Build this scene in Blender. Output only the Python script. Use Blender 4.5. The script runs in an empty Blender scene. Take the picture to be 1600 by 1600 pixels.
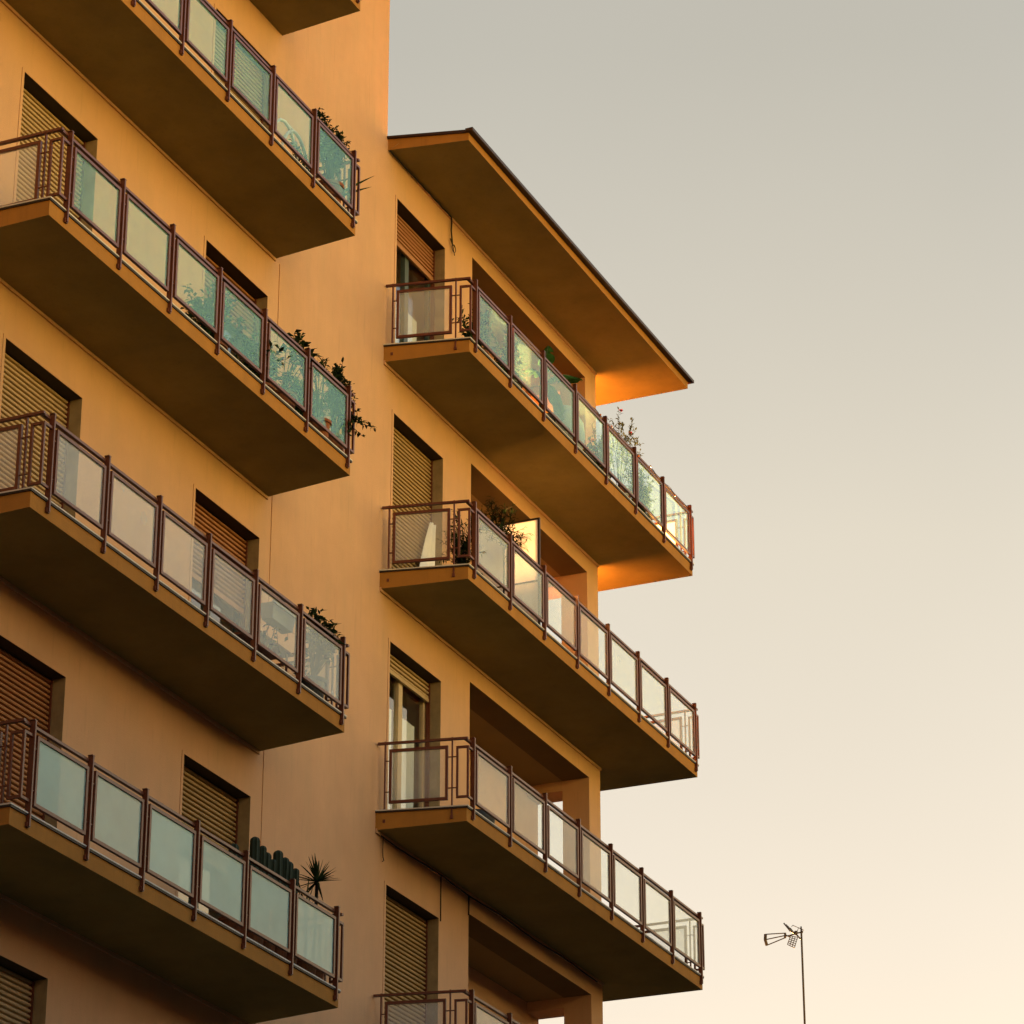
import bpy, bmesh, math, random
from mathutils import Vector, Matrix

R = math.radians
sc = bpy.context.scene
col = sc.collection

# ------------------------------------------------------------------ camera
cam = bpy.data.cameras.new("camera")
cam_ob = bpy.data.objects.new("camera", cam)
col.objects.link(cam_ob)
cam_ob.location = (-33.4046, -16.4391, 1.6547)
YAW, PITCH = 0.4138, 0.4214
fwd = Vector((math.cos(PITCH) * math.cos(YAW), math.cos(PITCH) * math.sin(YAW), math.sin(PITCH)))
cam_ob.rotation_euler = fwd.to_track_quat('-Z', 'Y').to_euler()
cam.sensor_width = 36.0
cam.lens = 5157.42 / 1600 * 36.0
cam.clip_start = 0.5
cam.clip_end = 3000
sc.camera = cam_ob

# ------------------------------------------------------------------ sky, sun, exposure
SUN_EL, SUN_AZ = R(6.0), R(18.2)          # azimuth from +x towards +y
world = bpy.data.worlds.new("World")
sc.world = world
world.use_nodes = True
nt = world.node_tree
nt.nodes.clear()
L = nt.links.new
out = nt.nodes.new('ShaderNodeOutputWorld')
bg = nt.nodes.new('ShaderNodeBackground')
bg.inputs['Strength'].default_value = 0.052
sky = nt.nodes.new('ShaderNodeTexSky')
sky.sky_type = 'NISHITA'
sky.sun_disc = False
sky.sun_elevation = SUN_EL
sky.sun_rotation = R(90) - SUN_AZ
sky.dust_density = 2.0
# a thin bright evening veil of high cloud over the clear sky
tc = nt.nodes.new('ShaderNodeTexCoord')
sep = nt.nodes.new('ShaderNodeSeparateXYZ')
L(tc.outputs['Generated'], sep.inputs[0])
def sky_ramp(stops, k):
    rp = nt.nodes.new('ShaderNodeValToRGB')
    e = rp.color_ramp.elements
    e[0].position, e[0].color = stops[0][0], (*[c * k for c in stops[0][1]], 1)
    e[1].position, e[1].color = stops[-1][0], (*[c * k for c in stops[-1][1]], 1)
    for p, c in stops[1:-1]:
        n_ = e.new(p)
        n_.color = (*[q * k for q in c], 1)
    L(sep.outputs['Z'], rp.inputs[0])
    return rp
# towards the sun: pale cream haze; away from it: a warm glow low down under cooler high cloud
east = sky_ramp([(0.0, (2.95, 2.76, 2.5)), (0.28, (2.85, 2.72, 2.48)), (0.40, (2.9, 2.7, 2.27)), (0.53, (2.2, 2.1, 1.8)), (1.0, (1.2, 1.3, 1.35))], 0.1475)
west = sky_ramp([(0.0, (4.3, 2.75, 0.45)), (0.20, (1.75, 1.22, 0.50)), (0.42, (0.52, 0.55, 0.55)), (0.7, (0.24, 0.40, 0.58)), (1.0, (0.20, 0.34, 0.52))], 1.18)
vm = nt.nodes.new('ShaderNodeVectorMath')
vm.operation = 'DOT_PRODUCT'
vm.inputs[1].default_value = Vector((0.35, -0.94, 0.0)).normalized()
L(tc.outputs['Generated'], vm.inputs[0])
mr = nt.nodes.new('ShaderNodeMapRange')
mr.interpolation_type = 'SMOOTHSTEP'
mr.inputs['From Min'].default_value = 0.05
mr.inputs['From Max'].default_value = 0.75
L(vm.outputs['Value'], mr.inputs['Value'])
mul = nt.nodes.new('ShaderNodeMix')
mul.data_type = 'RGBA'
L(mr.outputs['Result'], mul.inputs['Factor'])
# the end of the street opposite the sun (-x) is the dull part of the sky
dull = nt.nodes.new('ShaderNodeMapRange')
dull.interpolation_type = 'SMOOTHSTEP'
dull.inputs['From Min'].default_value = -0.75
dull.inputs['From Max'].default_value = 0.1
dull.inputs['To Min'].default_value = 0.35
dull.inputs['To Max'].default_value = 1.0
L(sep.outputs['X'], dull.inputs['Value'])
dsc = nt.nodes.new('ShaderNodeVectorMath')
dsc.operation = 'SCALE'
L(east.outputs['Color'], dsc.inputs[0])
L(dull.outputs['Result'], dsc.inputs['Scale'])
L(dsc.outputs['Vector'], mul.inputs['A'])
L(west.outputs['Color'], mul.inputs['B'])
mix = nt.nodes.new('ShaderNodeMix')
mix.data_type = 'RGBA'
mix.inputs['Factor'].default_value = 0.99
L(sky.outputs['Color'], mix.inputs['A'])
L(mul.outputs['Result'], mix.inputs['B'])
cn = nt.nodes.new('ShaderNodeTexNoise')
cn.inputs['Scale'].default_value = 3.5
cn.inputs['Detail'].default_value = 4
L(tc.outputs['Generated'], cn.inputs['Vector'])
cm = nt.nodes.new('ShaderNodeMapRange')
cm.inputs['From Min'].default_value = 0.3
cm.inputs['From Max'].default_value = 0.7
cm.inputs['To Min'].default_value = 0.965
cm.inputs['To Max'].default_value = 1.035
L(cn.outputs['Fac'], cm.inputs['Value'])
cs = nt.nodes.new('ShaderNodeVectorMath')
cs.operation = 'SCALE'
L(mix.outputs['Result'], cs.inputs[0])
L(cm.outputs['Result'], cs.inputs['Scale'])
L(cs.outputs['Vector'], bg.inputs['Color'])
L(bg.outputs[0], out.inputs[0])

sun = bpy.data.lights.new("sun", 'SUN')
sun.energy = 5.0
sun.angle = R(0.5)
sun.color = (1.0, 0.455, 0.11)
sun_ob = bpy.data.objects.new("sun", sun)
col.objects.link(sun_ob)
sd = Vector((math.cos(SUN_EL) * math.cos(SUN_AZ), math.cos(SUN_EL) * math.sin(SUN_AZ), math.sin(SUN_EL)))
sun_ob.rotation_euler = sd.to_track_quat('Z', 'Y').to_euler()
sun_ob.location = (0, 0, 60)

sc.view_settings.view_transform = 'Standard'
sc.view_settings.look = 'None'
sc.view_settings.gamma = 1.0
sc.view_settings.exposure = 4.9
sc.render.engine = 'CYCLES'
sc.cycles.max_bounces = 10
sc.cycles.diffuse_bounces = 6
sc.cycles.transparent_max_bounces = 24
sc.cycles.use_denoising = True

# ------------------------------------------------------------------ materials
def mat(name, color, rough=0.8, var=0.0, scale=3.0, bump=0.0, bscale=60.0, spec=0.3, metal=0.0,
        streak=0.0, stain=None):
    m = bpy.data.materials.new(name)
    m.use_nodes = True
    n = m.node_tree
    b = n.nodes['Principled BSDF']
    b.inputs['Roughness'].default_value = rough
    b.inputs['Specular IOR Level'].default_value = spec
    b.inputs['Metallic'].default_value = metal
    b.inputs['Base Color'].default_value = (*color, 1)
    lk = n.links.new
    t = n.nodes.new('ShaderNodeTexCoord')
    cur = None
    if var > 0:
        nz = n.nodes.new('ShaderNodeTexNoise')
        nz.inputs['Scale'].default_value = scale
        nz.inputs['Detail'].default_value = 8
        nz.inputs['Roughness'].default_value = 0.62
        lk(t.outputs['Object'], nz.inputs['Vector'])
        rp = n.nodes.new('ShaderNodeMapRange')
        rp.inputs['From Min'].default_value = 0.3
        rp.inputs['From Max'].default_value = 0.7
        rp.inputs['To Min'].default_value = 1 - var
        rp.inputs['To Max'].default_value = 1 + var
        lk(nz.outputs['Fac'], rp.inputs['Value'])
        sm = n.nodes.new('ShaderNodeVectorMath')
        sm.operation = 'SCALE'
        sm.inputs[0].default_value = color
        lk(rp.outputs['Result'], sm.inputs['Scale'])
        cur = sm.outputs['Vector']
    if streak > 0:
        mp = n.nodes.new('ShaderNodeMapping')
        mp.inputs['Scale'].default_value = (1.7, 1.7, 0.33)
        lk(t.outputs['Object'], mp.inputs['Vector'])
        n2 = n.nodes.new('ShaderNodeTexNoise')
        n2.inputs['Scale'].default_value = 1.6
        n2.inputs['Detail'].default_value = 9
        n2.inputs['Roughness'].default_value = 0.7
        lk(mp.outputs[0], n2.inputs['Vector'])
        r2 = n.nodes.new('ShaderNodeMapRange')
        r2.inputs['From Min'].default_value = 0.46
        r2.inputs['From Max'].default_value = 0.72
        r2.inputs['To Min'].default_value = 0.0
        r2.inputs['To Max'].default_value = streak
        lk(n2.outputs['Fac'], r2.inputs['Value'])
        mx = n.nodes.new('ShaderNodeMix')
        mx.data_type = 'RGBA'
        lk(r2.outputs['Result'], mx.inputs['Factor'])
        lk(cur, mx.inputs['A'])
        mx.inputs['B'].default_value = (*(stain or (0.2, 0.15, 0.1)), 1)
        cur = mx.outputs['Result']
    if streak > 0:
        mp = n.nodes.new('ShaderNodeMapping')
        mp.inputs['Scale'].default_value = (7.0, 7.0, 0.45)
        lk(t.outputs['Object'], mp.inputs['Vector'])
        n4 = n.nodes.new('ShaderNodeTexNoise')
        n4.inputs['Scale'].default_value = 1.9
        n4.inputs['Detail'].default_value = 10
        n4.inputs['Roughness'].default_value = 0.75
        lk(mp.outputs[0], n4.inputs['Vector'])
        r4 = n.nodes.new('ShaderNodeMapRange')
        r4.inputs['From Min'].default_value = 0.55
        r4.inputs['From Max'].default_value = 0.8
        r4.inputs['To Min'].default_value = 0.0
        r4.inputs['To Max'].default_value = 0.45
        lk(n4.outputs['Fac'], r4.inputs['Value'])
        m4 = n.nodes.new('ShaderNodeMix')
        m4.data_type = 'RGBA'
        lk(r4.outputs['Result'], m4.inputs['Factor'])
        lk(cur, m4.inputs['A'])
        m4.inputs['B'].default_value = (*[q * 0.7 for q in (stain or (0.2, 0.15, 0.1))], 1)
        cur = m4.outputs['Result']
    if cur is not None:
        lk(cur, b.inputs['Base Color'])
    if bump > 0:
        n3 = n.nodes.new('ShaderNodeTexNoise')
        n3.inputs['Scale'].default_value = bscale
        n3.inputs['Detail'].default_value = 4
        lk(t.outputs['Object'], n3.inputs['Vector'])
        bp = n.nodes.new('ShaderNodeBump')
        bp.inputs['Strength'].default_value = bump
        bp.inputs['Distance'].default_value = 0.01
        lk(n3.outputs['Fac'], bp.inputs['Height'])
        lk(bp.outputs[0], b.inputs['Normal'])
    return m

def leaf_mat(name, color, trans=0.35):
    m = bpy.data.materials.new(name)
    m.use_nodes = True
    n = m.node_tree
    n.nodes.remove(n.nodes['Principled BSDF'])
    b = n.nodes.new('ShaderNodeBsdfDiffuse')
    t = n.nodes.new('ShaderNodeTexCoord')
    nz = n.nodes.new('ShaderNodeTexNoise')
    nz.inputs['Scale'].default_value = 9
    n.links.new(t.outputs['Object'], nz.inputs['Vector'])
    mr_ = n.nodes.new('ShaderNodeMapRange')
    mr_.inputs['From Min'].default_value = 0.3
    mr_.inputs['From Max'].default_value = 0.7
    mr_.inputs['To Min'].default_value = 0.55
    mr_.inputs['To Max'].default_value = 1.45
    n.links.new(nz.outputs['Fac'], mr_.inputs['Value'])
    s = n.nodes.new('ShaderNodeVectorMath')
    s.operation = 'SCALE'
    s.inputs[0].default_value = color
    n.links.new(mr_.outputs['Result'], s.inputs['Scale'])
    n.links.new(s.outputs[0], b.inputs['Color'])
    tr = n.nodes.new('ShaderNodeBsdfTranslucent')
    n.links.new(s.outputs[0], tr.inputs['Color'])
    mx = n.nodes.new('ShaderNodeMixShader')
    mx.inputs[0].default_value = trans
    n.links.new(b.outputs[0], mx.inputs[1])
    n.links.new(tr.outputs[0], mx.inputs[2])
    n.links.new(mx.outputs[0], n.nodes['Material Output'].inputs[0])
    return m

def glass_mat(name, tint, veil_col, veil, ior=1.5, rough=0.02, cloud=0.0, back=0.35):
    """see-through sheet: transparent + milky veil (diffuse/translucent) + fresnel reflection"""
    m = bpy.data.materials.new(name)
    m.use_nodes = True
    n = m.node_tree
    n.nodes.remove(n.nodes['Principled BSDF'])
    lk = n.links.new
    tp = n.nodes.new('ShaderNodeBsdfTransparent')
    tp.inputs[0].default_value = (*tint, 1)
    df = n.nodes.new('ShaderNodeBsdfDiffuse')
    df.inputs[0].default_value = (*veil_col, 1)
    tl = n.nodes.new('ShaderNodeBsdfTranslucent')
    tl.inputs[0].default_value = (*veil_col, 1)
    v = n.nodes.new('ShaderNodeMixShader')
    v.inputs[0].default_value = back
    lk(df.outputs[0], v.inputs[1])
    lk(tl.outputs[0], v.inputs[2])
    a = n.nodes.new('ShaderNodeMixShader')
    a.inputs[0].default_value = veil
    if cloud > 0:
        t = n.nodes.new('ShaderNodeTexCoord')
        nz = n.nodes.new('ShaderNodeTexNoise')
        nz.inputs['Scale'].default_value = 2.5
        nz.inputs['Detail'].default_value = 5
        lk(t.outputs['Object'], nz.inputs['Vector'])
        mr_ = n.nodes.new('ShaderNodeMapRange')
        mr_.inputs['From Min'].default_value = 0.3
        mr_.inputs['From Max'].default_value = 0.7
        mr_.inputs['To Min'].default_value = veil - cloud
        mr_.inputs['To Max'].default_value = veil + cloud
        lk(nz.outputs['Fac'], mr_.inputs['Value'])
        lk(mr_.outputs[0], a.inputs[0])
    oi_ = n.nodes.new('ShaderNodeObjectInfo')
    vr = n.nodes.new('ShaderNodeMath')
    vr.operation = 'MULTIPLY_ADD'
    vr.inputs[1].default_value = veil * 0.4
    vr.inputs[2].default_value = veil * 0.8
    if cloud > 0:
        v2 = n.nodes.new('ShaderNodeMath')
        v2.operation = 'MULTIPLY_ADD'
        v2.inputs[1].default_value = veil * 0.4
        v2.inputs[2].default_value = -veil * 0.2
        lk(oi_.outputs['Random'], v2.inputs[0])
        v3 = n.nodes.new('ShaderNodeMath')
        v3.operation = 'ADD'
        lk(v2.outputs[0], v3.inputs[0])
        lk(mr_.outputs[0], v3.inputs[1])
        lk(v3.outputs[0], a.inputs[0])
    else:
        lk(oi_.outputs['Random'], vr.inputs[0])
        lk(vr.outputs[0], a.inputs[0])
    lk(tp.outputs[0], a.inputs[1])
    lk(v.outputs[0], a.inputs[2])
    g = n.nodes.new('ShaderNodeBsdfGlossy')
    g.inputs['Roughness'].default_value = rough
    f = n.nodes.new('ShaderNodeFresnel')
    f.inputs['IOR'].default_value = ior
    o = n.nodes.new('ShaderNodeMixShader')
    ge = n.nodes.new('ShaderNodeNewGeometry')      # reflect on the outer faces only
    mm = n.nodes.new('ShaderNodeMath')
    mm.operation = 'MULTIPLY_ADD'
    mm.inputs[1].default_value = -1.0
    mm.inputs[2].default_value = 1.0
    lk(ge.outputs['Backfacing'], mm.inputs[0])
    m2 = n.nodes.new('ShaderNodeMath')
    m2.operation = 'MULTIPLY'
    lk(mm.outputs[0], m2.inputs[0])
    lk(f.outputs[0], m2.inputs[1])
    lk(m2.outputs[0], o.inputs[0])
    lk(a.outputs[0], o.inputs[1])
    lk(g.outputs[0], o.inputs[2])
    lk(o.outputs[0], n.nodes['Material Output'].inputs[0])
    return m

M = {}
ORANGE = (0.61, 0.36, 0.195)
M['plaster'] = mat('orange_plaster', ORANGE, 0.9, 0.08, 0.9, 0.3, 70, 0.15, streak=0.3, stain=(0.44, 0.32, 0.17))
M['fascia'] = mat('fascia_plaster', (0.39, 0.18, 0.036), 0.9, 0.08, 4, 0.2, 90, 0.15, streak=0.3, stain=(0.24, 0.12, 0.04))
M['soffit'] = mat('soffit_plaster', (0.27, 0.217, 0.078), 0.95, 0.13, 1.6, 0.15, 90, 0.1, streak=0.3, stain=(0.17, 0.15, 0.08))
M['lintel'] = mat('shade_toned_lintel', (0.13, 0.085, 0.03), 0.95, 0.08, 3.0)  # loggia shade put into the lintel's dark base colour
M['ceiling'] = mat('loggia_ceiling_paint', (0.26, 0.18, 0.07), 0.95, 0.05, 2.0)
M['stone'] = mat('pale_stone_edge', (0.62, 0.58, 0.50), 0.6, 0.12, 8)
M['darkstrip'] = mat('dark_edge_strip', (0.03, 0.022, 0.018), 0.5)
M['floor'] = mat('balcony_tile', (0.22, 0.17, 0.12), 0.6, 0.08, 5)
M['rail'] = mat('brown_painted_steel', (0.13, 0.034, 0.014), 0.42, 0.2, 14, 0.05, 120, 0.45)
M['gutter'] = mat('dark_brown_gutter', (0.035, 0.017, 0.012), 0.5, 0.15, 5)
M['roofing'] = mat('grey_roofing', (0.42, 0.38, 0.33), 0.8, 0.15, 5)
M['milk'] = glass_mat('milky_green_glass', (0.97, 0.99, 0.98), (0.86, 0.97, 0.94), 0.20, 1.25, 0.02, 0.03, back=0.14)
M['clear'] = glass_mat('clear_end_glass', (0.98, 0.99, 0.985), (0.97, 0.97, 0.94), 0.19, 1.25)
M['aqua'] = glass_mat('pale_aqua_glass', (0.97, 0.99, 0.985), (0.52, 0.93, 0.95), 0.20, 1.25, 0.02, 0.03, back=0.14)
M['teal'] = glass_mat('turquoise_glass', (0.96, 0.99, 0.985), (0.40, 0.93, 0.95), 0.21, 1.25, 0.02, 0.03)
M['frosted'] = glass_mat('frosted_green_glass', (0.95, 0.99, 0.97), (0.55, 0.92, 0.88), 0.52, 1.3, 0.05, 0.04)
M['glass'] = glass_mat('window_glass', (0.96, 0.985, 0.975), (0.3, 0.4, 0.36), 0.02, 2.3)
M['screen'] = glass_mat('white_translucent_sheet', (0.9, 0.9, 0.85), (0.88, 0.86, 0.94), 0.92, 1.2, 0.3, back=0.08)
M['curtain'] = mat('white_curtain', (0.9, 0.9, 0.86), 0.9, 0.05, 8)
M['sash_dark'] = mat('dark_sash_paint', (0.05, 0.06, 0.05), 0.4)
M['sash_cream'] = mat('cream_sash_paint', (0.55, 0.42, 0.24), 0.5, 0.06, 8)
M['sash_green'] = mat('green_grey_sash', (0.06, 0.085, 0.07), 0.4)
M['shutter_brown'] = mat('brown_shutter', (0.36, 0.16, 0.055), 0.6, 0.12, 12)
M['shutter_olive'] = mat('olive_tan_shutter', (0.38, 0.25, 0.095), 0.6, 0.1, 12)
M['shutter_beige'] = mat('beige_shutter', (0.46, 0.33, 0.17), 0.6, 0.1, 12)
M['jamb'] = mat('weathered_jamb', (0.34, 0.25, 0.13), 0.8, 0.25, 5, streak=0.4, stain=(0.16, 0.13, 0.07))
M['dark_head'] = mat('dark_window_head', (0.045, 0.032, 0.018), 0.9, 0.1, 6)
M['cable'] = mat('black_cable', (0.015, 0.012, 0.01), 0.6)
M['wire'] = mat('yellowed_wire', (0.4, 0.27, 0.1), 0.6)
M['terracotta'] = mat('terracotta', (0.22, 0.07, 0.026), 0.85, 0.15, 9)
M['pot_dark'] = mat('dark_plastic_pot', (0.03, 0.03, 0.03), 0.5)
M['pot_brown'] = mat('dark_brown_pot', (0.045, 0.02, 0.012), 0.7, 0.15, 9)
M['pot_white'] = mat('white_ceramic_pot', (0.75, 0.73, 0.68), 0.4)
M['pot_grey'] = mat('blue_grey_planter', (0.34, 0.40, 0.41), 0.6)
M['leaf'] = leaf_mat('green_leaf', (0.036, 0.066, 0.022), 0.12)
M['leaf_dark'] = leaf_mat('dark_leaf', (0.026, 0.044, 0.018), 0.12)
M['leaf_olive'] = leaf_mat('olive_leaf', (0.085, 0.10, 0.055), 0.05)
M['banana'] = leaf_mat('banana_leaf', (0.03, 0.085, 0.018), 0.35)
M['cactus'] = mat('cactus_skin', (0.016, 0.028, 0.014), 0.8, 0.25, 14)
M['stem'] = mat('woody_stem', (0.012, 0.008, 0.005), 0.9, 0.2, 20, spec=0.05)
M['flower_pink'] = leaf_mat('peach_petal', (0.34, 0.16, 0.09), 0.2)
M['flower_red'] = leaf_mat('red_petal', (0.22, 0.008, 0.008), 0.2)
M['flower_orange'] = leaf_mat('orange_petal', (0.34, 0.12, 0.015), 0.2)
M['flower_white'] = leaf_mat('white_petal', (0.8, 0.78, 0.70), 0.4)
M['flower_yellow'] = leaf_mat('yellow_petal', (0.32, 0.2, 0.02), 0.2)
M['alu'] = mat('dark_aluminium', (0.04, 0.035, 0.03), 0.5)
M['asphalt'] = mat('asphalt', (0.05, 0.05, 0.05), 0.9, 0.1, 1)
M['ground'] = mat('paving', (0.05, 0.047, 0.04), 0.9, 0.1, 0.5)
M['far_wall'] = mat('ochre_wall', (0.13, 0.11, 0.085), 0.9, 0.1, 0.5)
M['far_glass'] = mat('dark_window', (0.02, 0.025, 0.03), 0.1, spec=0.5)

# ------------------------------------------------------------------ mesh helpers
class MB:
    def __init__(s):
        s.v, s.f = [], []

    def add(s, vs, fs):
        k = len(s.v)
        s.v += [tuple(v) for v in vs]
        s.f += [tuple(i + k for i in f) for f in fs]

    def hexa(s, b, t):                       # bottom ring of 4, top ring of 4
        s.add(list(b) + list(t), [(3, 2, 1, 0), (4, 5, 6, 7), (0, 1, 5, 4), (1, 2, 6, 5), (2, 3, 7, 6), (3, 0, 4, 7)])

    def box(s, x0, x1, y0, y1, z0, z1):
        s.hexa([(x0, y0, z0), (x1, y0, z0), (x1, y1, z0), (x0, y1, z0)],
               [(x0, y0, z1), (x1, y0, z1), (x1, y1, z1), (x0, y1, z1)])

    def obox(s, o, d, a0, a1, b0, b1, z0, z1):
        """box in a frame with origin o (xy), direction d (xy); a along d, b along d rotated +90 deg"""
        n = (-d[1], d[0])
        P = lambda a, b, z: (o[0] + d[0] * a + n[0] * b, o[1] + d[1] * a + n[1] * b, z)
        s.hexa([P(a0, b0, z0), P(a1, b0, z0), P(a1, b1, z0), P(a0, b1, z0)],
               [P(a0, b0, z1), P(a1, b0, z1), P(a1, b1, z1), P(a0, b1, z1)])

    def prism(s, plan, z0, z1):
        n = len(plan)
        s.add([(x, y, z0) for x, y in plan] + [(x, y, z1) for x, y in plan],
              [tuple(reversed(range(n))), tuple(range(n, 2 * n))] +
              [(i, (i + 1) % n, n + (i + 1) % n, n + i) for i in range(n)])

    def tube(s, pts, r, seg=6, caps=True):
        pts = [Vector(p) for p in pts]
        n = len(pts)
        rr = r if isinstance(r, (list, tuple)) else [r] * n
        k = len(s.v)
        for i, p in enumerate(pts):
            t = (pts[min(i + 1, n - 1)] - pts[max(i - 1, 0)])
            if t.length < 1e-9:
                t = Vector((0, 0, 1))
            t.normalize()
            a = t.orthogonal().normalized() if i == 0 else (pa - t * pa.dot(t)).normalized()
            pa = a
            b = t.cross(a)
            for j in range(seg):
                an = 2 * math.pi * j / seg
                s.v.append(tuple(p + (a * math.cos(an) + b * math.sin(an)) * rr[i]))
        for i in range(n - 1):
            for j in range(seg):
                j2 = (j + 1) % seg
                s.f.append((k + i * seg + j, k + i * seg + j2, k + (i + 1) * seg + j2, k + (i + 1) * seg + j))
        if caps:
            s.f.append(tuple(k + j for j in reversed(range(seg))))
            s.f.append(tuple(k + (n - 1) * seg + j for j in range(seg)))

    def lathe(s, c, prof, seg=20):
        k = len(s.v)
        for r, z in prof:
            for j in range(seg):
                an = 2 * math.pi * j / seg
                s.v.append((c[0] + r * math.cos(an), c[1] + r * math.sin(an), c[2] + z))
        for i in range(len(prof) - 1):
            for j in range(seg):
                j2 = (j + 1) % seg
                s.f.append((k + i * seg + j, k + i * seg + j2, k + (i + 1) * seg + j2, k + (i + 1) * seg + j))
        s.f.append(tuple(k + j for j in reversed(range(seg))))
        s.f.append(tuple(k + (len(prof) - 1) * seg + j for j in range(seg)))

    def leaf(s, p, d, ln, wd, up=Vector((0, 0, 1)), droop=0.0):
        d = d.normalized()
        sd_ = d.cross(up)
        if sd_.length < 1e-3:
            sd_ = d.orthogonal()
        sd_.normalize()
        nn = sd_.cross(d)
        m = p + d * ln * 0.45 - nn * ln * droop * 0.2
        tip = p + d * ln - nn * ln * droop
        s.add([p, m + sd_ * wd * 0.5 + nn * wd * 0.15, tip, m - sd_ * wd * 0.5 + nn * wd * 0.15, m],
              [(0, 4, 1), (1, 4, 2), (2, 4, 3), (3, 4, 0)])

    def build(s, name, material, parent=None, smooth=False, loc=None, bevel=0.0):
        me = bpy.data.meshes.new(name)
        off = Vector(loc) if loc else Vector((0, 0, 0))
        used = sorted({i for f in s.f for i in f})
        ren = {i: j for j, i in enumerate(used)}
        me.from_pydata([tuple(Vector(s.v[i]) - off) for i in used], [], [tuple(ren[i] for i in f) for f in s.f])
        me.materials.append(material)
        if smooth:
            for p in me.polygons:
                p.use_smooth = True
        ob = bpy.data.objects.new(name, me)
        col.objects.link(ob)
        ob.location = off
        if parent:
            ob.parent = parent
            po = parent
            while po is not None:             # all parents are unrotated: keep world coordinates
                ob.location = Vector(ob.location) - Vector(po.location)
                po = po.parent
        if bevel > 0:
            b = ob.modifiers.new('bevel', 'BEVEL')
            b.width = bevel
            b.segments = 2
            b.limit_method = 'ANGLE'
        return ob

def tag(o, label, cat, group=None, kind=None):
    if label:
        o['label'] = label
    if cat:
        o['category'] = cat
    if group:
        o['group'] = group
    if kind:
        o['kind'] = kind
    return o

def empty(name, loc, label, cat, group=None):
    o = bpy.data.objects.new(name, None)
    o.empty_display_size = 0.2
    col.objects.link(o)
    o.location = loc
    return tag(o, label, cat, group)

# ------------------------------------------------------------------ ground and street
g = MB(); g.add([(-900, -900, 0), (900, -900, 0), (900, 900, 0), (-900, 900, 0)], [(0, 1, 2, 3)])
tag(g.build('ground', M['ground']), None, None, kind='structure')
g = MB(); g.box(-300, 49, -14.0, -6, -0.1, 0.004)
tag(g.build('road', M['asphalt']), None, None, kind='structure')
g = MB(); g.box(-300, 49, -5.9, -2.2, -0.1, 0.13)
tag(g.build('pavement', M['ground']), None, None, kind='structure')

# ------------------------------------------------------------------ the apartment building
ZA = 20.4                 # underside of the upper balcony of the right wing
H = 3.1
T = 0.228                 # slab thickness at the wall
E_ = 0.049                # the slab underside rises this much to its outer edge
D = 1.073                 # balcony depth
XR = 7.096                # end of the right wing
GX0, GX1 = 2.68, 6.689    # loggia opening
WX0, WX1 = 0.311, 1.80    # french window
WT = 2.523                # window head above slab underside
GT = 2.835                # loggia head above slab underside
ZROOF = ZA + 3.087
XL = -2.962               # end of the left balconies
LWX = [(-4.62, -3.11), (-8.55, -7.05)]
LOGY = 0.95

bld = empty('apartment_building', (0, 0, 0),
            'orange plastered apartment block with stacked glass railed balconies and a broad eave', 'building')

holes = []
for k in range(0, 6):
    z = ZA - H * k
    holes.append((WX0, WX1, z + T, z + WT, 0.21))
    holes.append((GX0, GX1, z + T, z + GT, 0.40))
for k in range(-1, 6):
    z = ZA - H * k
    for a, b in LWX:
        holes.append((a, b, z + T, z + WT, 0.21))

def wall_cells(mb, xa, xb, za, zb, hs):
    xs = sorted(set([xa, xb] + [h[0] for h in hs] + [h[1] for h in hs]))
    zs = sorted(set([za, zb] + [h[2] for h in hs] + [h[3] for h in hs]))
    xs = [x for x in xs if xa <= x <= xb]
    zs = [z for z in zs if za <= z <= zb]
    idx = {}
    def vid(x, z):
        if (x, z) not in idx:
            idx[(x, z)] = len(mb.v)
            mb.v.append((x, 0, z))
        return idx[(x, z)]
    for i in range(len(xs) - 1):
        for j in range(len(zs) - 1):
            cx, cz = (xs[i] + xs[i + 1]) / 2, (zs[j] + zs[j + 1]) / 2
            if any(h[0] < cx < h[1] and h[2] < cz < h[3] for h in hs):
                continue
            mb.f.append((vid(xs[i], zs[j]), vid(xs[i + 1], zs[j]), vid(xs[i + 1], zs[j + 1]), vid(xs[i], zs[j + 1])))

TOPR, TOPL = ZROOF + 0.15, ZA + 6.3
BK = 11.0
w = MB()
wall_cells(w, 0.0, XR, 0.0, TOPR, [h for h in holes if h[0] > 0])
wall_cells(w, -16.0, 0.0, 0.0, TOPL, [h for h in holes if h[0] < 0])
# side, back and party faces of the block
w.add([(-16, 0, 0), (-16, BK, 0), (-16, BK, TOPL), (-16, 0, TOPL)], [(0, 3, 2, 1)])
w.add([(-16, BK, 0), (0, BK, 0), (0, BK, TOPL), (-16, BK, TOPL)], [(0, 3, 2, 1)])
w.add([(0, BK, 0), (XR, BK, 0), (XR, BK, TOPR), (0, BK, TOPR)], [(0, 3, 2, 1)])
w.add([(0, 0, TOPR), (0, BK, TOPR), (0, BK, TOPL), (0, 0, TOPL)], [(0, 1, 2, 3)])
# reveals of the big loggia openings
for (a, b, z0, z1, d) in holes:
    if d > 0.3:
        w.add([(a, 0, z0), (a, d, z0), (a, d, z1), (a, 0, z1)], [(0, 1, 2, 3)])
        w.add([(b, 0, z0), (b, d, z0), (b, d, z1), (b, 0, z1)], [(3, 2, 1, 0)])
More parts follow.
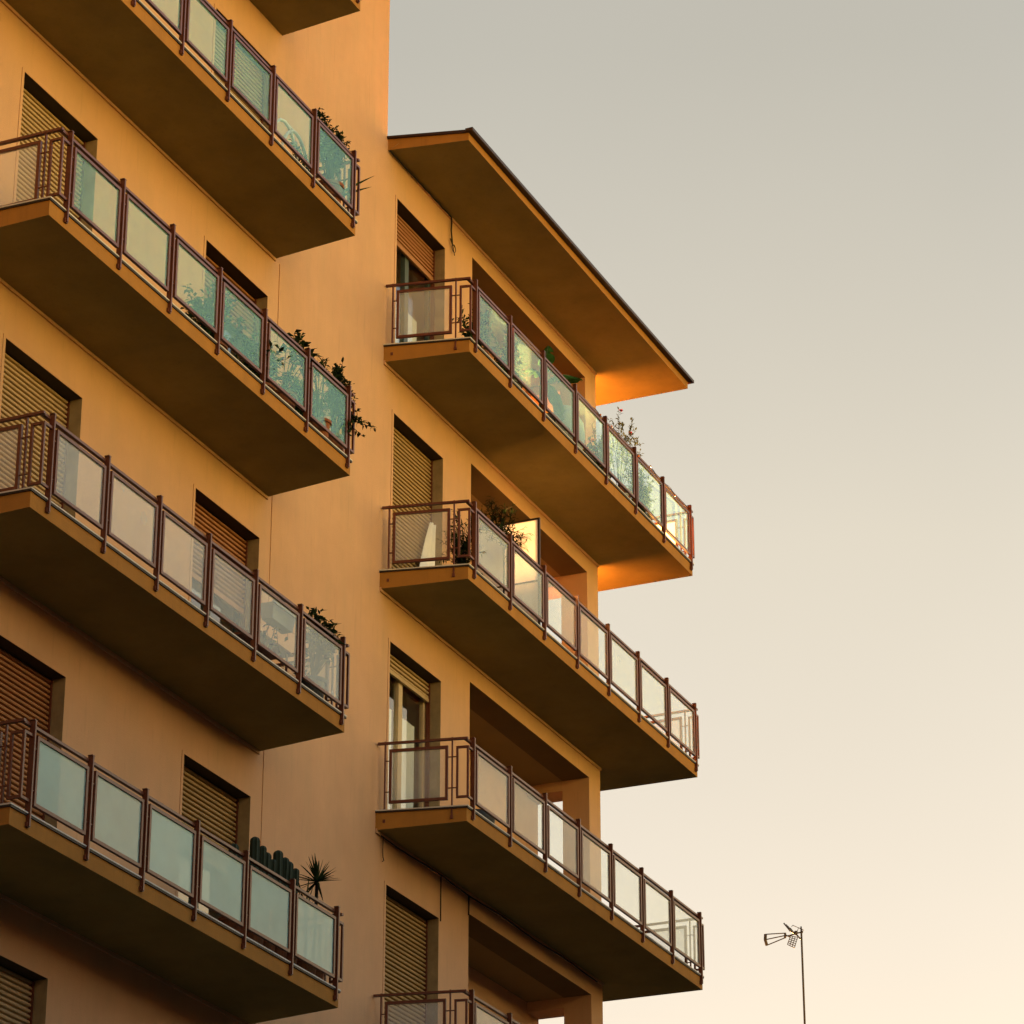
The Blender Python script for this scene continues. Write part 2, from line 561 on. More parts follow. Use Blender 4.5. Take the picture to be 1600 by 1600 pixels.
# a thin cove where each slab meets the wall, and the joint line at the left balconies
for k in range(0, 5):
    z = ZA - H * k
    w.box(0.0, XR, -0.022, 0.0, z - 0.035, z + 0.02)
    w.box(-11.0, XL, -0.022, 0.0, z - 0.035, z + 0.02)
w.box(0.9, XR, -0.022, 0.0, ZROOF - 0.035, ZROOF + 0.02)
w.box(-2.845, -2.83, -0.008, 0.0, 1.0, ZA - 0.01)
w.build('wall', M['plaster'], bld)

# end wall with one opening per loggia
ew = MB()
zs_open = [(ZA - H * k + T, ZA - H * k + GT - 0.14) for k in range(0, 6)]
def ef(y0, y1, z0, z1):
    ew.add([(XR, y0, z0), (XR, y1, z0), (XR, y1, z1), (XR, y0, z1)], [(0, 1, 2, 3)])
ef(0.0, 0.40, 0.0, TOPR)
ef(LOGY, BK, 0.0, TOPR)
zz = 0.0
for z0, z1 in sorted(zs_open):
    ef(0.40, LOGY, zz, z0)
    ew.add([(XR, 0.40, z1), (XR, LOGY, z1), (GX1, LOGY, z1), (GX1, 0.40, z1)], [(0, 1, 2, 3)])
    ew.add([(XR, 0.40, z0), (XR, 0.40, z1), (GX1, 0.40, z1), (GX1, 0.40, z0)], [(0, 1, 2, 3)])
    zz = z1
ef(0.40, LOGY, zz, TOPR)
ew.build('end_wall', M['plaster'], bld)

# loggia interiors
for k in range(0, 6):
    z = ZA - H * k
    lg = MB()
    z0, z1 = z + T, z + GT
    lg.add([(GX0, LOGY, z0), (XR, LOGY, z0), (XR, LOGY, z1), (GX0, LOGY, z1)], [(0, 1, 2, 3)])     # back wall
    lg.add([(GX0, 0.4, z0), (GX0, LOGY, z0), (GX0, LOGY, z1), (GX0, 0.4, z1)], [(0, 1, 2, 3)])
    lg.add([(GX1, 0.4, z1 - 0.14), (GX1, LOGY, z1 - 0.14), (GX1, LOGY, z1), (GX1, 0.4, z1)], [(0, 1, 2, 3)])
    lo = lg.build('loggia_wall', M['plaster'], bld)
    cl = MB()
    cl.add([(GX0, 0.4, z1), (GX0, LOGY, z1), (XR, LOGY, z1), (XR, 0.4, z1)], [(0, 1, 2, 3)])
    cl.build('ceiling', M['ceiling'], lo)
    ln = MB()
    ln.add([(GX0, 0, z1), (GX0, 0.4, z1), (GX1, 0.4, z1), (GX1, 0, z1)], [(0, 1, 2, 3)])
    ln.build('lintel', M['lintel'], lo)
    fl = MB()
    fl.add([(GX0, 0.0, z0 - 0.002), (XR, 0.0, z0 - 0.002), (XR, LOGY, z0 - 0.002), (GX0, LOGY, z0 - 0.002)], [(0, 1, 2, 3)])
    fl.build('floor', M['floor'], lo)

# ---- roofs
def tapered_ring(mb, walls, outer, zw, zo, top_w, top_o, faces='bsto'):
    """slab between a wall line and an outer line: underside zw->zo, top top_w->top_o"""
    n = len(walls)
    V = [(*p, zw) for p in walls] + [(*p, zo) for p in outer] + [(*p, top_w) for p in walls] + [(*p, top_o) for p in outer]
    F = []
    for i in range(n - 1):
        if 'b' in faces:
            F.append((i, n + i, n + i + 1, i + 1))
        if 't' in faces:
            F.append((2 * n + i, 2 * n + i + 1, 3 * n + i + 1, 3 * n + i))
        if 's' in faces:
            F.append((n + i, 3 * n + i, 3 * n + i + 1, n + i + 1))
    if 's' in faces:
        F.append((0, 2 * n, 3 * n, n))
        F.append((n - 1, 2 * n - 1, 4 * n - 1, 3 * n - 1))
    mb.add(V, F)

rf = MB()
rw = [(0.02, 0.0), (XR, 0.0), (XR, BK)]
ro = [(0.245, -1.049), (8.174, -1.049), (8.174, BK)]
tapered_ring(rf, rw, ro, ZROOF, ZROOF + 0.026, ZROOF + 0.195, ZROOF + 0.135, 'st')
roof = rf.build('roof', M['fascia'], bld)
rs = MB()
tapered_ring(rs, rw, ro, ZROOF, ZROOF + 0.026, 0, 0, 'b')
rs.build('soffit', M['soffit'], roof)
rt = MB()
rt.add([(0.02, 0.0, ZROOF + 0.195), (XR, 0.0, ZROOF + 0.195), (XR, BK, ZROOF + 0.195), (0.02, BK, ZROOF + 0.195)], [(0, 1, 2, 3)])
rt.build('roof_covering', M['roofing'], roof)
gt = MB()
zt = ZROOF + 0.137
gt.box(0.20, 8.25, -1.125, -1.02, zt, zt + 0.045)
gt.box(8.14, 8.25, -1.02, BK, zt, zt + 0.045)
gt.hexa([(-0.02, -0.0, ZROOF + 0.165), (0.03, 0.0, ZROOF + 0.165), (0.29, -1.02, zt - 0.005), (0.22, -1.02, zt - 0.005)],
        [(-0.02, -0.0, ZROOF + 0.192), (0.03, 0.0, ZROOF + 0.192), (0.29, -1.02, zt + 0.04), (0.22, -1.02, zt + 0.04)])
gt.build('gutter', M['gutter'], roof)
rl = MB()
rl.box(-16.9, 0.9, -1.05, BK + 0.8, TOPL, TOPL + 0.2)
rl.build('roof', M['fascia'], bld)

# ---- balconies with railings
BAR = 0.026
def panel(fr, pn, o, d, a0, a1, z0, z1, glass=True):
    """framed pane between a0 and a1 along d"""
    dy = 0.017
    fr.obox(o, d, a0, a0 + 0.033, -dy, dy, z0, z1)
    fr.obox(o, d, a1 - 0.033, a1, -dy, dy, z0, z1)
    fr.obox(o, d, a0 + 0.033, a1 - 0.033, -dy, dy, z1 - 0.033, z1)
    fr.obox(o, d, a0 + 0.033, a1 - 0.033, -dy, dy, z0, z0 + 0.033)
    if glass:
        pn.obox(o, d, a0 + 0.033, a1 - 0.033, -0.004, 0.004, z0 + 0.033, z1 - 0.033)

ZP0, ZP1 = 0.325, 1.005     # panel frame bottom and top above slab underside
ZH = 1.1                    # handrail top

def railing(slab, z, front_y, posts, ends, pane_mat='milk'):
    """posts: x of the front posts; ends: list of (corner, direction away from front, length)"""
    hr = MB()
    def post(x, y, d, wd=0.022, dp=0.058, top=1.125, low=0.11):
        p = MB()
        p.obox((x, y), d, -wd / 2, wd / 2, -dp / 2, dp / 2, z + low, z + top)
        p.obox((x, y), d, -wd / 2 - 0.012, wd / 2 + 0.012, -dp / 2 + 0.002, dp / 2 - 0.002, z + top, z + top + 0.008)
        p.obox((x, y), d, -wd / 2 - 0.016, wd / 2 + 0.016, -0.012, 0.05, z + 0.105, z + 0.15)
        p.build('post', M['rail'], slab)
    for x in posts:
        post(x, front_y, (1, 0))
    for a, b in zip(posts[:-1], posts[1:]):
        fr, pn = MB(), MB()
        jr = random.Random(int(z * 131 + a * 17))
        panel(fr, pn, (jr.uniform(-0.006, 0.006), front_y + jr.uniform(-0.003, 0.003)), (1, 0), a + 0.075, b - 0.045, z + ZP0 + jr.uniform(-0.006, 0.006), z + ZP1 + jr.uniform(-0.006, 0.006))
        for zz_ in (ZP0 + 0.14, ZP1 - 0.14):
            fr.box(a + 0.011, a + 0.075, front_y - 0.006, front_y + 0.006, z + zz_, z + zz_ + 0.012)
            fr.box(b - 0.045, b - 0.011, front_y - 0.006, front_y + 0.006, z + zz_, z + zz_ + 0.012)
        fr.build('panel_frame', M['rail'], slab)
        pn.build('glass_pane', M[pane_mat], slab)
    # handrail along the front
    xs0, xs1 = ends[0][0][0], ends[-1][0][0]
    lo, hi = min(xs0, xs1), max(xs0, xs1)
    hy = front_y + 0.035
    hr.box(lo - 0.01, hi + 0.01, hy - 0.02, hy + 0.02, z + ZH - 0.028, z + ZH)
    for (cx, cy), d, ln, npan in ends:
        sgn = 1 if cx < sum(posts) / len(posts) else -1
        near = min(posts, key=lambda q_: abs(q_ - cx))
        o = (cx, cy)
        hr.obox(o, d, 0.0, ln, -0.02, 0.02, z + ZH - 0.027, z + ZH - 0.001)
        # open corner piece bent round the corner
        cf = MB()
        def bar(a0, a1, b):
            cf.obox(o, d, a0, a1, -BAR / 2, BAR / 2, b, b + BAR)
        cf.obox(o, d, 0.115, 0.115 + BAR, -BAR / 2, BAR / 2, z + ZP0 + 0.015, z + ZP1 - 0.015)
        cf.obox(o, d, -BAR / 2, BAR / 2, -BAR / 2, BAR / 2, z + ZP0 + 0.015, z + ZP1 - 0.015)
        for b in (z + ZP0 + 0.015, z + ZP1 - 0.015 - BAR):
            bar(BAR / 2, 0.115, b)
            xa, xb = sorted((cx + sgn * BAR / 2, near - sgn * 0.011))
            cf.box(xa, xb, cy - BAR / 2, cy + BAR / 2, b, b + BAR)
        cf.build('corner_frame', M['rail'], slab)
        # framed panes along the end
        pos = 0.19
        n = npan
        pw = (ln - 0.22 - 0.06) / n
        ths = [pos + i * pw for i in range(n + 1)]
        for t_ in ths:
            q_ = (cx + d[0] * t_, cy + d[1] * t_)
            p = MB()
            p.obox(q_, d, -0.009, 0.009, -0.012, 0.012, z + 0.10, z + ZH + 0.008)
            p.obox(q_, d, -0.016, 0.016, -0.02, 0.02, z + 0.085, z + 0.125)
            p.build('post', M['rail'], slab)
        for t0_, t1_ in zip(ths[:-1], ths[1:]):
            fr, pn = MB(), MB()
            panel(fr, pn, o, d, t0_ + 0.05, t1_ - 0.05, z + ZP0, z + ZP1)
            for zz_ in (ZP0 + 0.14, ZP1 - 0.15):
                fr.obox(o, d, t0_ + 0.009, t0_ + 0.05, -0.006, 0.006, z + zz_, z + zz_ + 0.012)
                fr.obox(o, d, t1_ - 0.05, t1_ - 0.009, -0.006, 0.006, z + zz_, z + zz_ + 0.012)
                if t0_ == ths[0]:
                    fr.obox(o, d, 0.115 + BAR, t0_ - 0.009, -0.006, 0.006, z + zz_, z + zz_ + 0.012)
            fr.build('panel_frame', M['rail'], slab)
            pn.build('glass_pane', M['clear'], slab)
    hr.build('handrail', M['rail'], slab)

def slab_parts(walls, outer, z):
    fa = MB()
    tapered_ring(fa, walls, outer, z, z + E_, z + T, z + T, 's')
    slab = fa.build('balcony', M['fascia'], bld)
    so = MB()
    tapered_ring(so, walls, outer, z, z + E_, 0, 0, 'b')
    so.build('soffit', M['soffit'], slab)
    fl = MB()
    tapered_ring(fl, walls, outer, 0, 0, z + T, z + T, 't')
    fl.build('floor', M['floor'], slab)
    # pale stone edge over a thin dark strip
    def off(o_):
        cx = sum(p[0] for p in o_) / len(o_)
        res = []
        for i, (x, y) in enumerate(outer):
            res.append((x + (o_ if False else 0), y))
        return res
    st, dk = MB(), MB()
    pts = [walls[0]] + list(outer) + ([walls[-1]] if abs(walls[-1][1]) < 1e-6 else [])
    for a, b in zip(pts[:-1], pts[1:]):
        dv = Vector((b[0] - a[0], b[1] - a[1]))
        ln = dv.length
        d = tuple(dv / ln)
        # outside is to the right of travel
        i_ = 0.0 if a == pts[0] else -0.016
        j_ = ln + (0.016 if b != pts[-1] else 0.0)
        st.obox(a, d, i_, j_, -0.022, 0.06, z + T + 0.002, z + T + 0.016)
        dk.obox(a, d, i_, j_, -0.016, 0.02, z + T - 0.016, z + T + 0.002)
    st.build('stone_edge', M['stone'], slab)
    dk.build('edge_strip', M['darkstrip'], slab)
    return slab

PR = [0.40 + 1.09 * i for i in range(8)]
SP = 0.256
XE = 8.12
fy = -D - 0.012
nd = Vector((0.02 - SP, D)).normalized()
for k in range(0, 6):
    z = ZA - H * k
    s = slab_parts([(0.0, 0.0), (XR, 0.0), (XR, BK)], [(SP, -D), (XE, -D), (XE, BK)], z)
    if k == 0:
        s['label'] = 'upper right balcony crowded with plants'
    if k < 4:
        railing(s, z, fy, PR, [((SP + 0.0, fy), tuple(nd), 1.10, 1), ((XE + 0.03, fy), (0, 1), 4.2, 4)], 'aqua' if k == 0 else 'milk')

PL = [-3.113 - 1.032 * i for i in range(7)]
for k in range(-1, 6):
    z = ZA - H * k
    s = slab_parts([(-9.62, 0.0), (XL, 0.0)], [(-9.59, -D - 0.01), (-3.01, -D - 0.01)], z)
    if k < 4:
        railing(s, z, fy - 0.01, PL[::-1], [((-9.45, fy - 0.01), (0, 1), 1.08, 1), ((-2.975, fy - 0.01), (0, 1), 1.08, 1)], {2: 'milk', 3: 'frosted'}.get(k, 'teal'))

# ---- french windows
def window(x0, x1, z0, z1, shutter_mat, drop, sash_mat, curtain, ctop=2.2):
    rv = MB()
    d = 0.21
    rv.add([(x0, 0, z1), (x0, d, z1), (x0, d, z0), (x0, 0, z0), (x1, 0, z0), (x1, d, z0), (x1, d, z1), (x1, 0, z1)],
           [(3, 2, 1, 0), (4, 5, 2, 3), (7, 6, 5, 4)])
    wd = rv.build('window', M['jamb'], bld)
    hd = MB()
    hd.add([(x0, 0, z1), (x0, d, z1), (x1, d, z1), (x1, 0, z1)], [(0, 1, 2, 3)])
    hd.build('head', M['dark_head'], wd)
    for xa, xb in ((x0, x0 + 0.02), (x1 - 0.02, x1)):
        gd = MB()
        gd.box(xa, xb, 0.145, 0.195, z0, z1)
        gd.build('shutter_guide', M['rail'], wd)
    # narrow raised plaster band round the opening
    tr = MB()
    tr.box(x0 - 0.045, x0, -0.007, 0.0, z0, z1 + 0.03)
    tr.box(x0, x1, -0.007, 0.0, z1, z1 + 0.03)
    tr.build('trim', M['plaster'], wd)
    # sash: outer frame, meeting stiles
    sf = MB()
    y0, y1 = d + 0.002, d + 0.06
    xm = (x0 + x1) / 2
    sf.box(x0, x0 + 0.06, y0, y1, z0, z1)
    sf.box(x1 - 0.06, x1, y0, y1, z0, z1)
    sf.box(x0 + 0.06, x1 - 0.06, y0, y1, z1 - 0.07, z1)
    sf.box(x0 + 0.06, x1 - 0.06, y0, y1, z0, z0 + 0.12)
    sf.box(xm - 0.055, xm + 0.055, y0 - 0.01, y1, z0 + 0.12, z1 - 0.07)
    sf.build('sash', sash_mat, wd)
    for a, b in ((x0 + 0.06, xm - 0.055), (xm + 0.055, x1 - 0.06)):
        p = MB()
        p.box(a, b, d + 0.025, d + 0.033, z0 + 0.12, z1 - 0.07)
        p.build('pane', M['glass'], wd)
    if curtain:  # pale curtains, sized to stand in for sky reflected in the panes too
        for a, b in curtain:
            c = MB()
            n = 24
            pts = []
            for i in range(n + 1):
                x = x0 + (x1 - x0) * (a + (b - a) * i / n)
                pts.append((x, d + 0.062 + 0.012 * math.sin(i * 1.9) + 0.008 * math.sin(i * 4.1)))
            c.add([(x, y, z0 + 0.02) for x, y in pts] + [(x, y, z0 + ctop) for x, y in pts],
                  [(i, i + 1, n + 2 + i, n + 1 + i) for i in range(n)])
            c.build('curtain', M['curtain'], wd, smooth=True)
    # roller shutter of small bowed slats
    if drop > 0:
        sh = MB()
        zb = z1 - (z1 - z0) * drop
        pitch = 0.056
        n = int((z1 - zb) / pitch)
        prof = []
        for i in range(n):
            zt_ = z1 - i * pitch
            prof += [(0.192, zt_), (0.172, zt_ - 0.004), (0.160, zt_ - 0.014), (0.157, zt_ - 0.026), (0.162, zt_ - 0.038), (0.192, zt_ - 0.043)]
        prof += [(0.185, zb + 0.05), (0.156, zb + 0.05), (0.156, zb), (0.19, zb)]
        m_ = len(prof)
        sh.add([(x0 + 0.021, y, z_) for y, z_ in prof] + [(x1 - 0.021, y, z_) for y, z_ in prof],
               [(i, m_ + i, m_ + i + 1, i + 1) for i in range(m_ - 1)])
        sh.build('roller_shutter', shutter_mat, wd)
    return wd

wl = [(M['shutter_brown'], 0.21, M['sash_green'], [(0.1, 0.47), (0.57, 0.82)]),
      (M['shutter_olive'], 1.0, M['sash_dark'], None),
      (M['shutter_beige'], 0.115, M['sash_cream'], [(0.1, 0.44), (0.58, 0.88)]),
      (M['shutter_olive'], 1.0, M['sash_dark'], None),
      (M['shutter_beige'], 0.3, M['sash_cream'], None),
      (M['shutter_brown'], 0.6, M['sash_dark'], None)]
for k, (sm_, dr, sa, cu) in enumerate(wl):
    z = ZA - H * k
    window(WX0, WX1, z + T, z + WT, sm_, dr, sa, cu, 1.12 if k == 0 else 1.66)
rnd = random.Random(4)
for k in range(-1, 6):
    z = ZA - H * k
    for i, (a, b) in enumerate(LWX):
        window(a, b, z + T, z + WT, M[rnd.choice(['shutter_brown', 'shutter_olive', 'shutter_beige'])],
               rnd.choice([0.15, 0.4, 1.0, 0.25]), M['sash_dark'], None)

# ------------------------------------------------------------------ cables on the wall
c = MB()
rr = random.Random(2)
pts = [(0.02 + (1.93 - 0.02) * i / 14, -0.03, ZROOF - 0.012 - 0.012 * abs(math.sin(i * 1.7))) for i in range(15)]
pts += [(1.945, -0.03, ZROOF - 0.1), (1.93, -0.028, ZROOF - 0.22), (1.955, -0.03, ZROOF - 0.34), (1.97, -0.03, ZROOF - 0.42)]
c.tube(pts, 0.011)
coil = [(2.0 + 0.07 * math.cos(a / 3.0) * (1 - a * .015), -0.032 - 0.004 * a / 10, ZROOF - 0.47 + 0.055 * math.sin(a / 3.0)) for a in range(0, 26)]
c.tube(coil, 0.005)
c.tube([(1.97, -0.03, ZROOF - 0.42), (1.9, -0.03, ZROOF - 0.36)], 0.008)
c.tube([(1.98, -0.03, ZROOF - 0.42), (2.03, -0.035, ZROOF - 0.56)], 0.006)
tag(c.build('cable', M['cable'], smooth=True, loc=(1.95, -0.03, ZROOF)),
    'black cable under the eave ending in a dangling coil beside the top window', 'cable')
ZC = ZA - 2 * H
c = MB()
c.tube([(0.1 + i * 0.42, -0.034, ZC - 0.045 - 0.014 * math.sin(i * 1.3)) for i in range(17)], 0.009)
c.tube([(1.79, -0.03, ZC - 0.05), (1.79, -0.03, ZC - 0.62)], 0.008)
c.tube([(2.62, -0.03, ZC - 0.05), (2.62, -0.03, ZC - 0.26), (2.64, -0.02, ZC - 0.30)], 0.01)
tag(c.build('cable', M['cable'], smooth=True, loc=(1.79, -0.03, ZC)),
    'dark cable under the lowest right balcony with drops beside the shuttered window', 'cable')
c = MB()
c.tube([(0.16, -0.03, ZC - 0.05), (0.15, -0.03, ZC - 0.2), (0.16, -0.03, ZC - 0.29), (0.175, -0.035, ZC - 0.33), (0.15, -0.03, ZC - 0.345)], 0.006)
tag(c.build('wire', M['cable'], smooth=True, loc=(0.16, -0.03, ZC)),
    'short hooked wire hanging below the near corner of the lowest right balcony', 'wire')
c = MB()
for a in (0.0, 0.05):
    c.tube([(0.03 + a, -0.05, ZROOF + 0.02), (0.06 + a, -0.16, ZROOF + 0.10), (0.1 + a, -0.26, ZROOF + 0.21)], 0.005)
tag(c.build('wire', M['wire'], smooth=True, loc=(0.05, -0.1, ZROOF)),
    'pale thin wires crossing the near end of the roof fascia', 'wire')

# ------------------------------------------------------------------ plants and things on the balconies
def pot(name, mtl, c, r, h, parent, taper=0.78):
    p = MB()
    p.lathe(c, [(r * taper, 0), (r * 0.97, h * 0.86), (r * 1.08, h * 0.86), (r * 1.08, h), (r * 0.92, h), (r * 0.9, h * 0.88)], 20)
    return p.build(name, mtl, parent, smooth=False)

def branch_plant(name, label, cat, base, tips, leaf_l, leaf_w, lmat, seed, per=0.035, pot_spec=None, stem_r=0.008,
                 flowers=None, droop=0.2, start=0.25, fork=0.0, twigs=0, twig_len=0.12, group=None, curve=0.06):
    """stems curve from the base to each tip and carry leaves (and short twigs with leaves)"""
    r = random.Random(seed)
    root = empty(name, base, label, cat, group)
    st, lf, fw = MB(), MB(), MB()
    b = Vector(base)
    if fork > 0:                                # one trunk up to the fork
        st.tube([b, b + Vector((0.01, 0.0, fork * 0.5)), b + Vector((0, 0, fork))], [stem_r * 1.1, stem_r, stem_r * 0.9], 6)
        b = b + Vector((0, 0, fork))
    for tp in tips:
        tp = Vector(tp)
        mid = (b + tp) / 2 + Vector((r.uniform(-curve, curve), r.uniform(-curve, curve), r.uniform(0, curve)))
        pts = []
        for i in range(9):
            t = i / 8
            pts.append(b * (1 - t) ** 2 + mid * 2 * t * (1 - t) + tp * t * t)
        st.tube(pts, [stem_r * (1 - 0.75 * i / 8) for i in range(9)], 5)
        ln = sum((pts[i + 1] - pts[i]).length for i in range(8))
        n = max(3, int(ln * (1 - start) / per))
        for i in range(n + 1):
            t = start + (1 - start) * i / n
            p = b * (1 - t) ** 2 + mid * 2 * t * (1 - t) + tp * t * t
            tan = (mid - b).lerp(tp - mid, t).normalized()
            side = Vector((r.gauss(0, 1), r.gauss(0, 1), r.gauss(0.1, 0.7)))
            d = (tan * 0.7 + side.normalized()).normalized()
            lf.leaf(p, d, leaf_l * r.uniform(0.6, 1.2), leaf_w * r.uniform(0.7, 1.2),
                    Vector((r.gauss(0, .5), r.gauss(0, .5), 1)).normalized(), droop * r.uniform(0, 2))
            if twigs and r.random() < twigs:
                e = p + d * twig_len * r.uniform(0.5, 1.3)
                st.tube([p, e], [stem_r * 0.35, stem_r * 0.2], 4)
                for j in range(5):
                    q_ = p.lerp(e, 0.3 + 0.7 * j / 4)
                    d2 = (d * 0.6 + Vector((r.gauss(0, 1), r.gauss(0, 1), r.gauss(0, .8))).normalized()).normalized()
                    lf.leaf(q_, d2, leaf_l * r.uniform(0.6, 1.1), leaf_w * r.uniform(0.7, 1.1), droop=droop)
            if flowers and r.random() < flowers[1]:
                fp = p + d * leaf_l * 0.6
                for j in range(6):
                    an = j * math.pi / 3
                    fw.leaf(fp, Vector((math.cos(an), math.sin(an) * 0.6, 0.5)), flowers[2], flowers[2] * 0.7)
    st.build('stem', M['stem'], root, smooth=True)
    lf.build('foliage', lmat, root)
    if fw.v:
        fw.build('flowers', flowers[0], root)
    if pot_spec:
        pm, rad, hgt, (px, py, pz) = pot_spec
        pot('pot', pm, (px, py, pz), rad, hgt, root)
    return root

def fan(c, n, rx, ry, z0, z1, seed):
    r = random.Random(seed)
    res = []
    for i in range(n):
        a = 2 * math.pi * (i + r.random() * .7) / n
        q_ = math.sqrt(r.uniform(0.05, 1))
        res.append((c[0] + rx * q_ * math.cos(a), c[1] + ry * q_ * math.sin(a), c[2] + r.uniform(z0, z1)))
    return res

FA, FB, FC, FD = [ZA - H * k + T for k in range(4)]      # floor levels
PY = -0.82

# --- upper right balcony
def shrub(name, label, cat, x, y, zf, rx, ry, z0, z1, n, ll, lw, lm, seed, potm=None, pr=0.16, ph=0.26, **kw):
    base = (x, y, zf + (ph * 0.9 if potm else 0.02))
    return branch_plant(name, label, cat, base, fan((x, y, zf), n, rx, ry, z0, z1, seed), ll, lw, lm, seed,
                        pot_spec=(potm, pr, ph, (x, y, zf + 0.002)) if potm else None, **kw)

shrub('potted_shrub', 'loose leafy shrub behind the first front pane of the upper right balcony', 'plant',
      1.02, PY, FA, 0.40, 0.14, 0.3, 0.80, 34, 0.08, 0.036, M['leaf'], 11, M['terracotta'], 0.15, 0.2, twigs=0.25)
shrub('flowering_shrub', 'bushy shrub with peach flowers behind the second pane of the upper right balcony', 'plant',
      2.05, PY, FA, 0.42, 0.15, 0.25, 0.86, 46, 0.07, 0.032, M['leaf'], 12, M['pot_dark'], 0.17, 0.22,
      flowers=(M['flower_pink'], 0.16, 0.045), twigs=0.25)
# banana
def banana(base, leaves, label):
    root = empty('banana_plant', base, label, 'plant')
    st, lf = MB(), MB()
    b = Vector(base)
    st.tube([b + Vector((0, 0, 0.26)), b + Vector((0.02, 0, 0.6)), b + Vector((0.05, 0.0, 0.95))], [0.055, 0.045, 0.03], 8)
    r = random.Random(5)
    for (tip, arch, wd) in leaves:
        s0 = b + Vector((0.04, 0, 0.8))
        tp = Vector(tip)
        mid = (s0 + tp) / 2 + Vector((0, 0, arch))
        n = 14
        P = []
        for i in range(n + 1):
            t = i / n
            P.append(s0 * (1 - t) ** 2 + mid * 2 * t * (1 - t) + tp * t * t)
        st.tube(P, [0.012 * (1 - 0.8 * i / n) for i in range(n + 1)], 5)
        side = (tp - s0).cross(Vector((0, 0, 1)))
        side.normalize()
        for sg in (-1, 1):
            vs, fs = [], []
            for i in range(3, n + 1):
                t = (i - 3) / (n - 3)
                w_ = wd * (math.sin(math.pi * (t * 0.93 + 0.05)) ** 0.55) * r.uniform(0.86, 1.1)
                if r.random() < 0.18:
                    w_ *= 0.45                      # torn strip
                vs += [P[i], P[i] + side * sg * w_ - Vector((0, 0, w_ * r.uniform(0.45, 0.8)))]
            k_ = (n - 2)
            for i in range(k_ - 1):
                fs.append((2 * i, 2 * i + 1, 2 * i + 3, 2 * i + 2))
            lf.add(vs, fs)
    st.build('stem', M['leaf_olive'], root, smooth=True)
    lf.build('foliage', M['banana'], root)
    pot('pot', M['pot_dark'], (base[0], base[1], base[2]), 0.17, 0.27, root)
banana((3.25, -0.78, FA), [((4.55, -0.80, FA + 1.42), 0.22, 0.16), ((3.62, -0.72, FA + 1.55), 0.12, 0.11),
                           ((2.85, -0.7, FA + 0.8), 0.25, 0.10), ((3.7, -0.9, FA + 0.42), 0.35, 0.10)],
       'banana plant whose broad leaves arch over the upper right handrail')
j = MB()
j.lathe((4.12, -0.74, FA + 0.002), [(0.16, 0), (0.24, 0.15), (0.285, 0.36), (0.27, 0.55), (0.19, 0.70), (0.13, 0.76), (0.15, 0.79), (0.11, 0.79), (0.10, 0.72)], 28)
tag(j.build('jar', M['pot_grey'], smooth=True, loc=(4.12, -0.74, FA)),
    'big round grey jar behind the third pane of the upper right balcony', 'jar')
shrub('flowering_shrub', 'shrub with scattered orange blooms behind the fourth pane of the upper right balcony', 'plant',
      5.15, PY, FA, 0.40, 0.14, 0.25, 0.9, 44, 0.07, 0.028, M['leaf'], 14, M['pot_dark'], 0.17, 0.24,
      flowers=(M['flower_orange'], 0.12, 0.04), twigs=0.3)
branch_plant('olive_shrub', 'airy tall shrub with sparse small leaves standing above the upper right handrail', 'plant',
             (5.95, -0.8, FA + 0.28),
             [(5.45, -0.85, FA + 1.14), (5.62, -0.8, FA + 1.28), (5.9, -0.85, FA + 1.42), (6.0, -0.8, FA + 1.64), (6.12, -0.8, FA + 1.48),
              (6.4, -0.85, FA + 1.66), (6.48, -0.8, FA + 1.6), (6.55, -0.85, FA + 1.36), (6.72, -0.8, FA + 1.44), (6.3, -0.9, FA + 1.12),
              (6.2, -0.8, FA + 1.2), (6.62, -0.8, FA + 1.56), (6.68, -0.85, FA + 1.25), (6.05, -0.8, FA + 1.3), (5.75, -0.8, FA + 1.36), (5.8, -0.85, FA + 1.05), (6.45, -0.75, FA + 1.2)],
             0.07, 0.026, M['leaf_olive'], 15, per=0.03, start=0.58, stem_r=0.005, twigs=0.15, twig_len=0.1,
             flowers=(M['flower_red'], 0.025, 0.05), pot_spec=(M['terracotta'], 0.17, 0.3, (5.95, -0.8, FA + 0.002)))
shrub('potted_shrub', 'dense upright shrub behind the second to last pane of the upper right balcony', 'plant',
      6.72, PY, FA, 0.30, 0.16, 0.2, 0.95, 60, 0.06, 0.028, M['leaf_dark'], 16, M['pot_dark'], 0.16, 0.22, twigs=0.5, twig_len=0.09)
shrub('flowering_plant', 'low plant with yellow flowers at the far corner of the upper right balcony', 'plant',
      7.5, -0.85, FA, 0.16, 0.12, 0.06, 0.2, 12, 0.05, 0.025, M['leaf'], 17, flowers=(M['flower_yellow'], 0.35, 0.035), start=0.3)
# little things that show in the gap under the panes
for i, (x, lab) in enumerate([(1.62, 'low trailing plant with yellow specks in the first gap of the upper right balcony'),
                              (2.5, 'low trailing plant with rusty specks in the second gap of the upper right balcony')]):
    shrub('trailing_plant', lab, 'plant', x, -0.93, FA, 0.36, 0.06, 0.03, 0.15, 16, 0.05, 0.022, M['leaf'], 30 + i,
          flowers=(M['flower_yellow'] if i == 0 else M['flower_orange'], 0.2, 0.028), start=0.2)
for (x, h_, lab) in [(3.55, 0.13, 'small white pot under the third post of the upper right balcony'),
                     (5.74, 0.13, 'small white pot before the terracotta pot on the upper right balcony')]:
    p = MB()
    p.lathe((x, -0.97, FA + 0.018), [(0.035, 0), (0.052, h_ * .9), (0.058, h_ * .9), (0.058, h_), (0.05, h_), (0.046, h_ * .9)], 16)
    tag(p.build('flower_pot', M['pot_white'], smooth=True, loc=(x, -0.97, FA)), lab, 'pot')
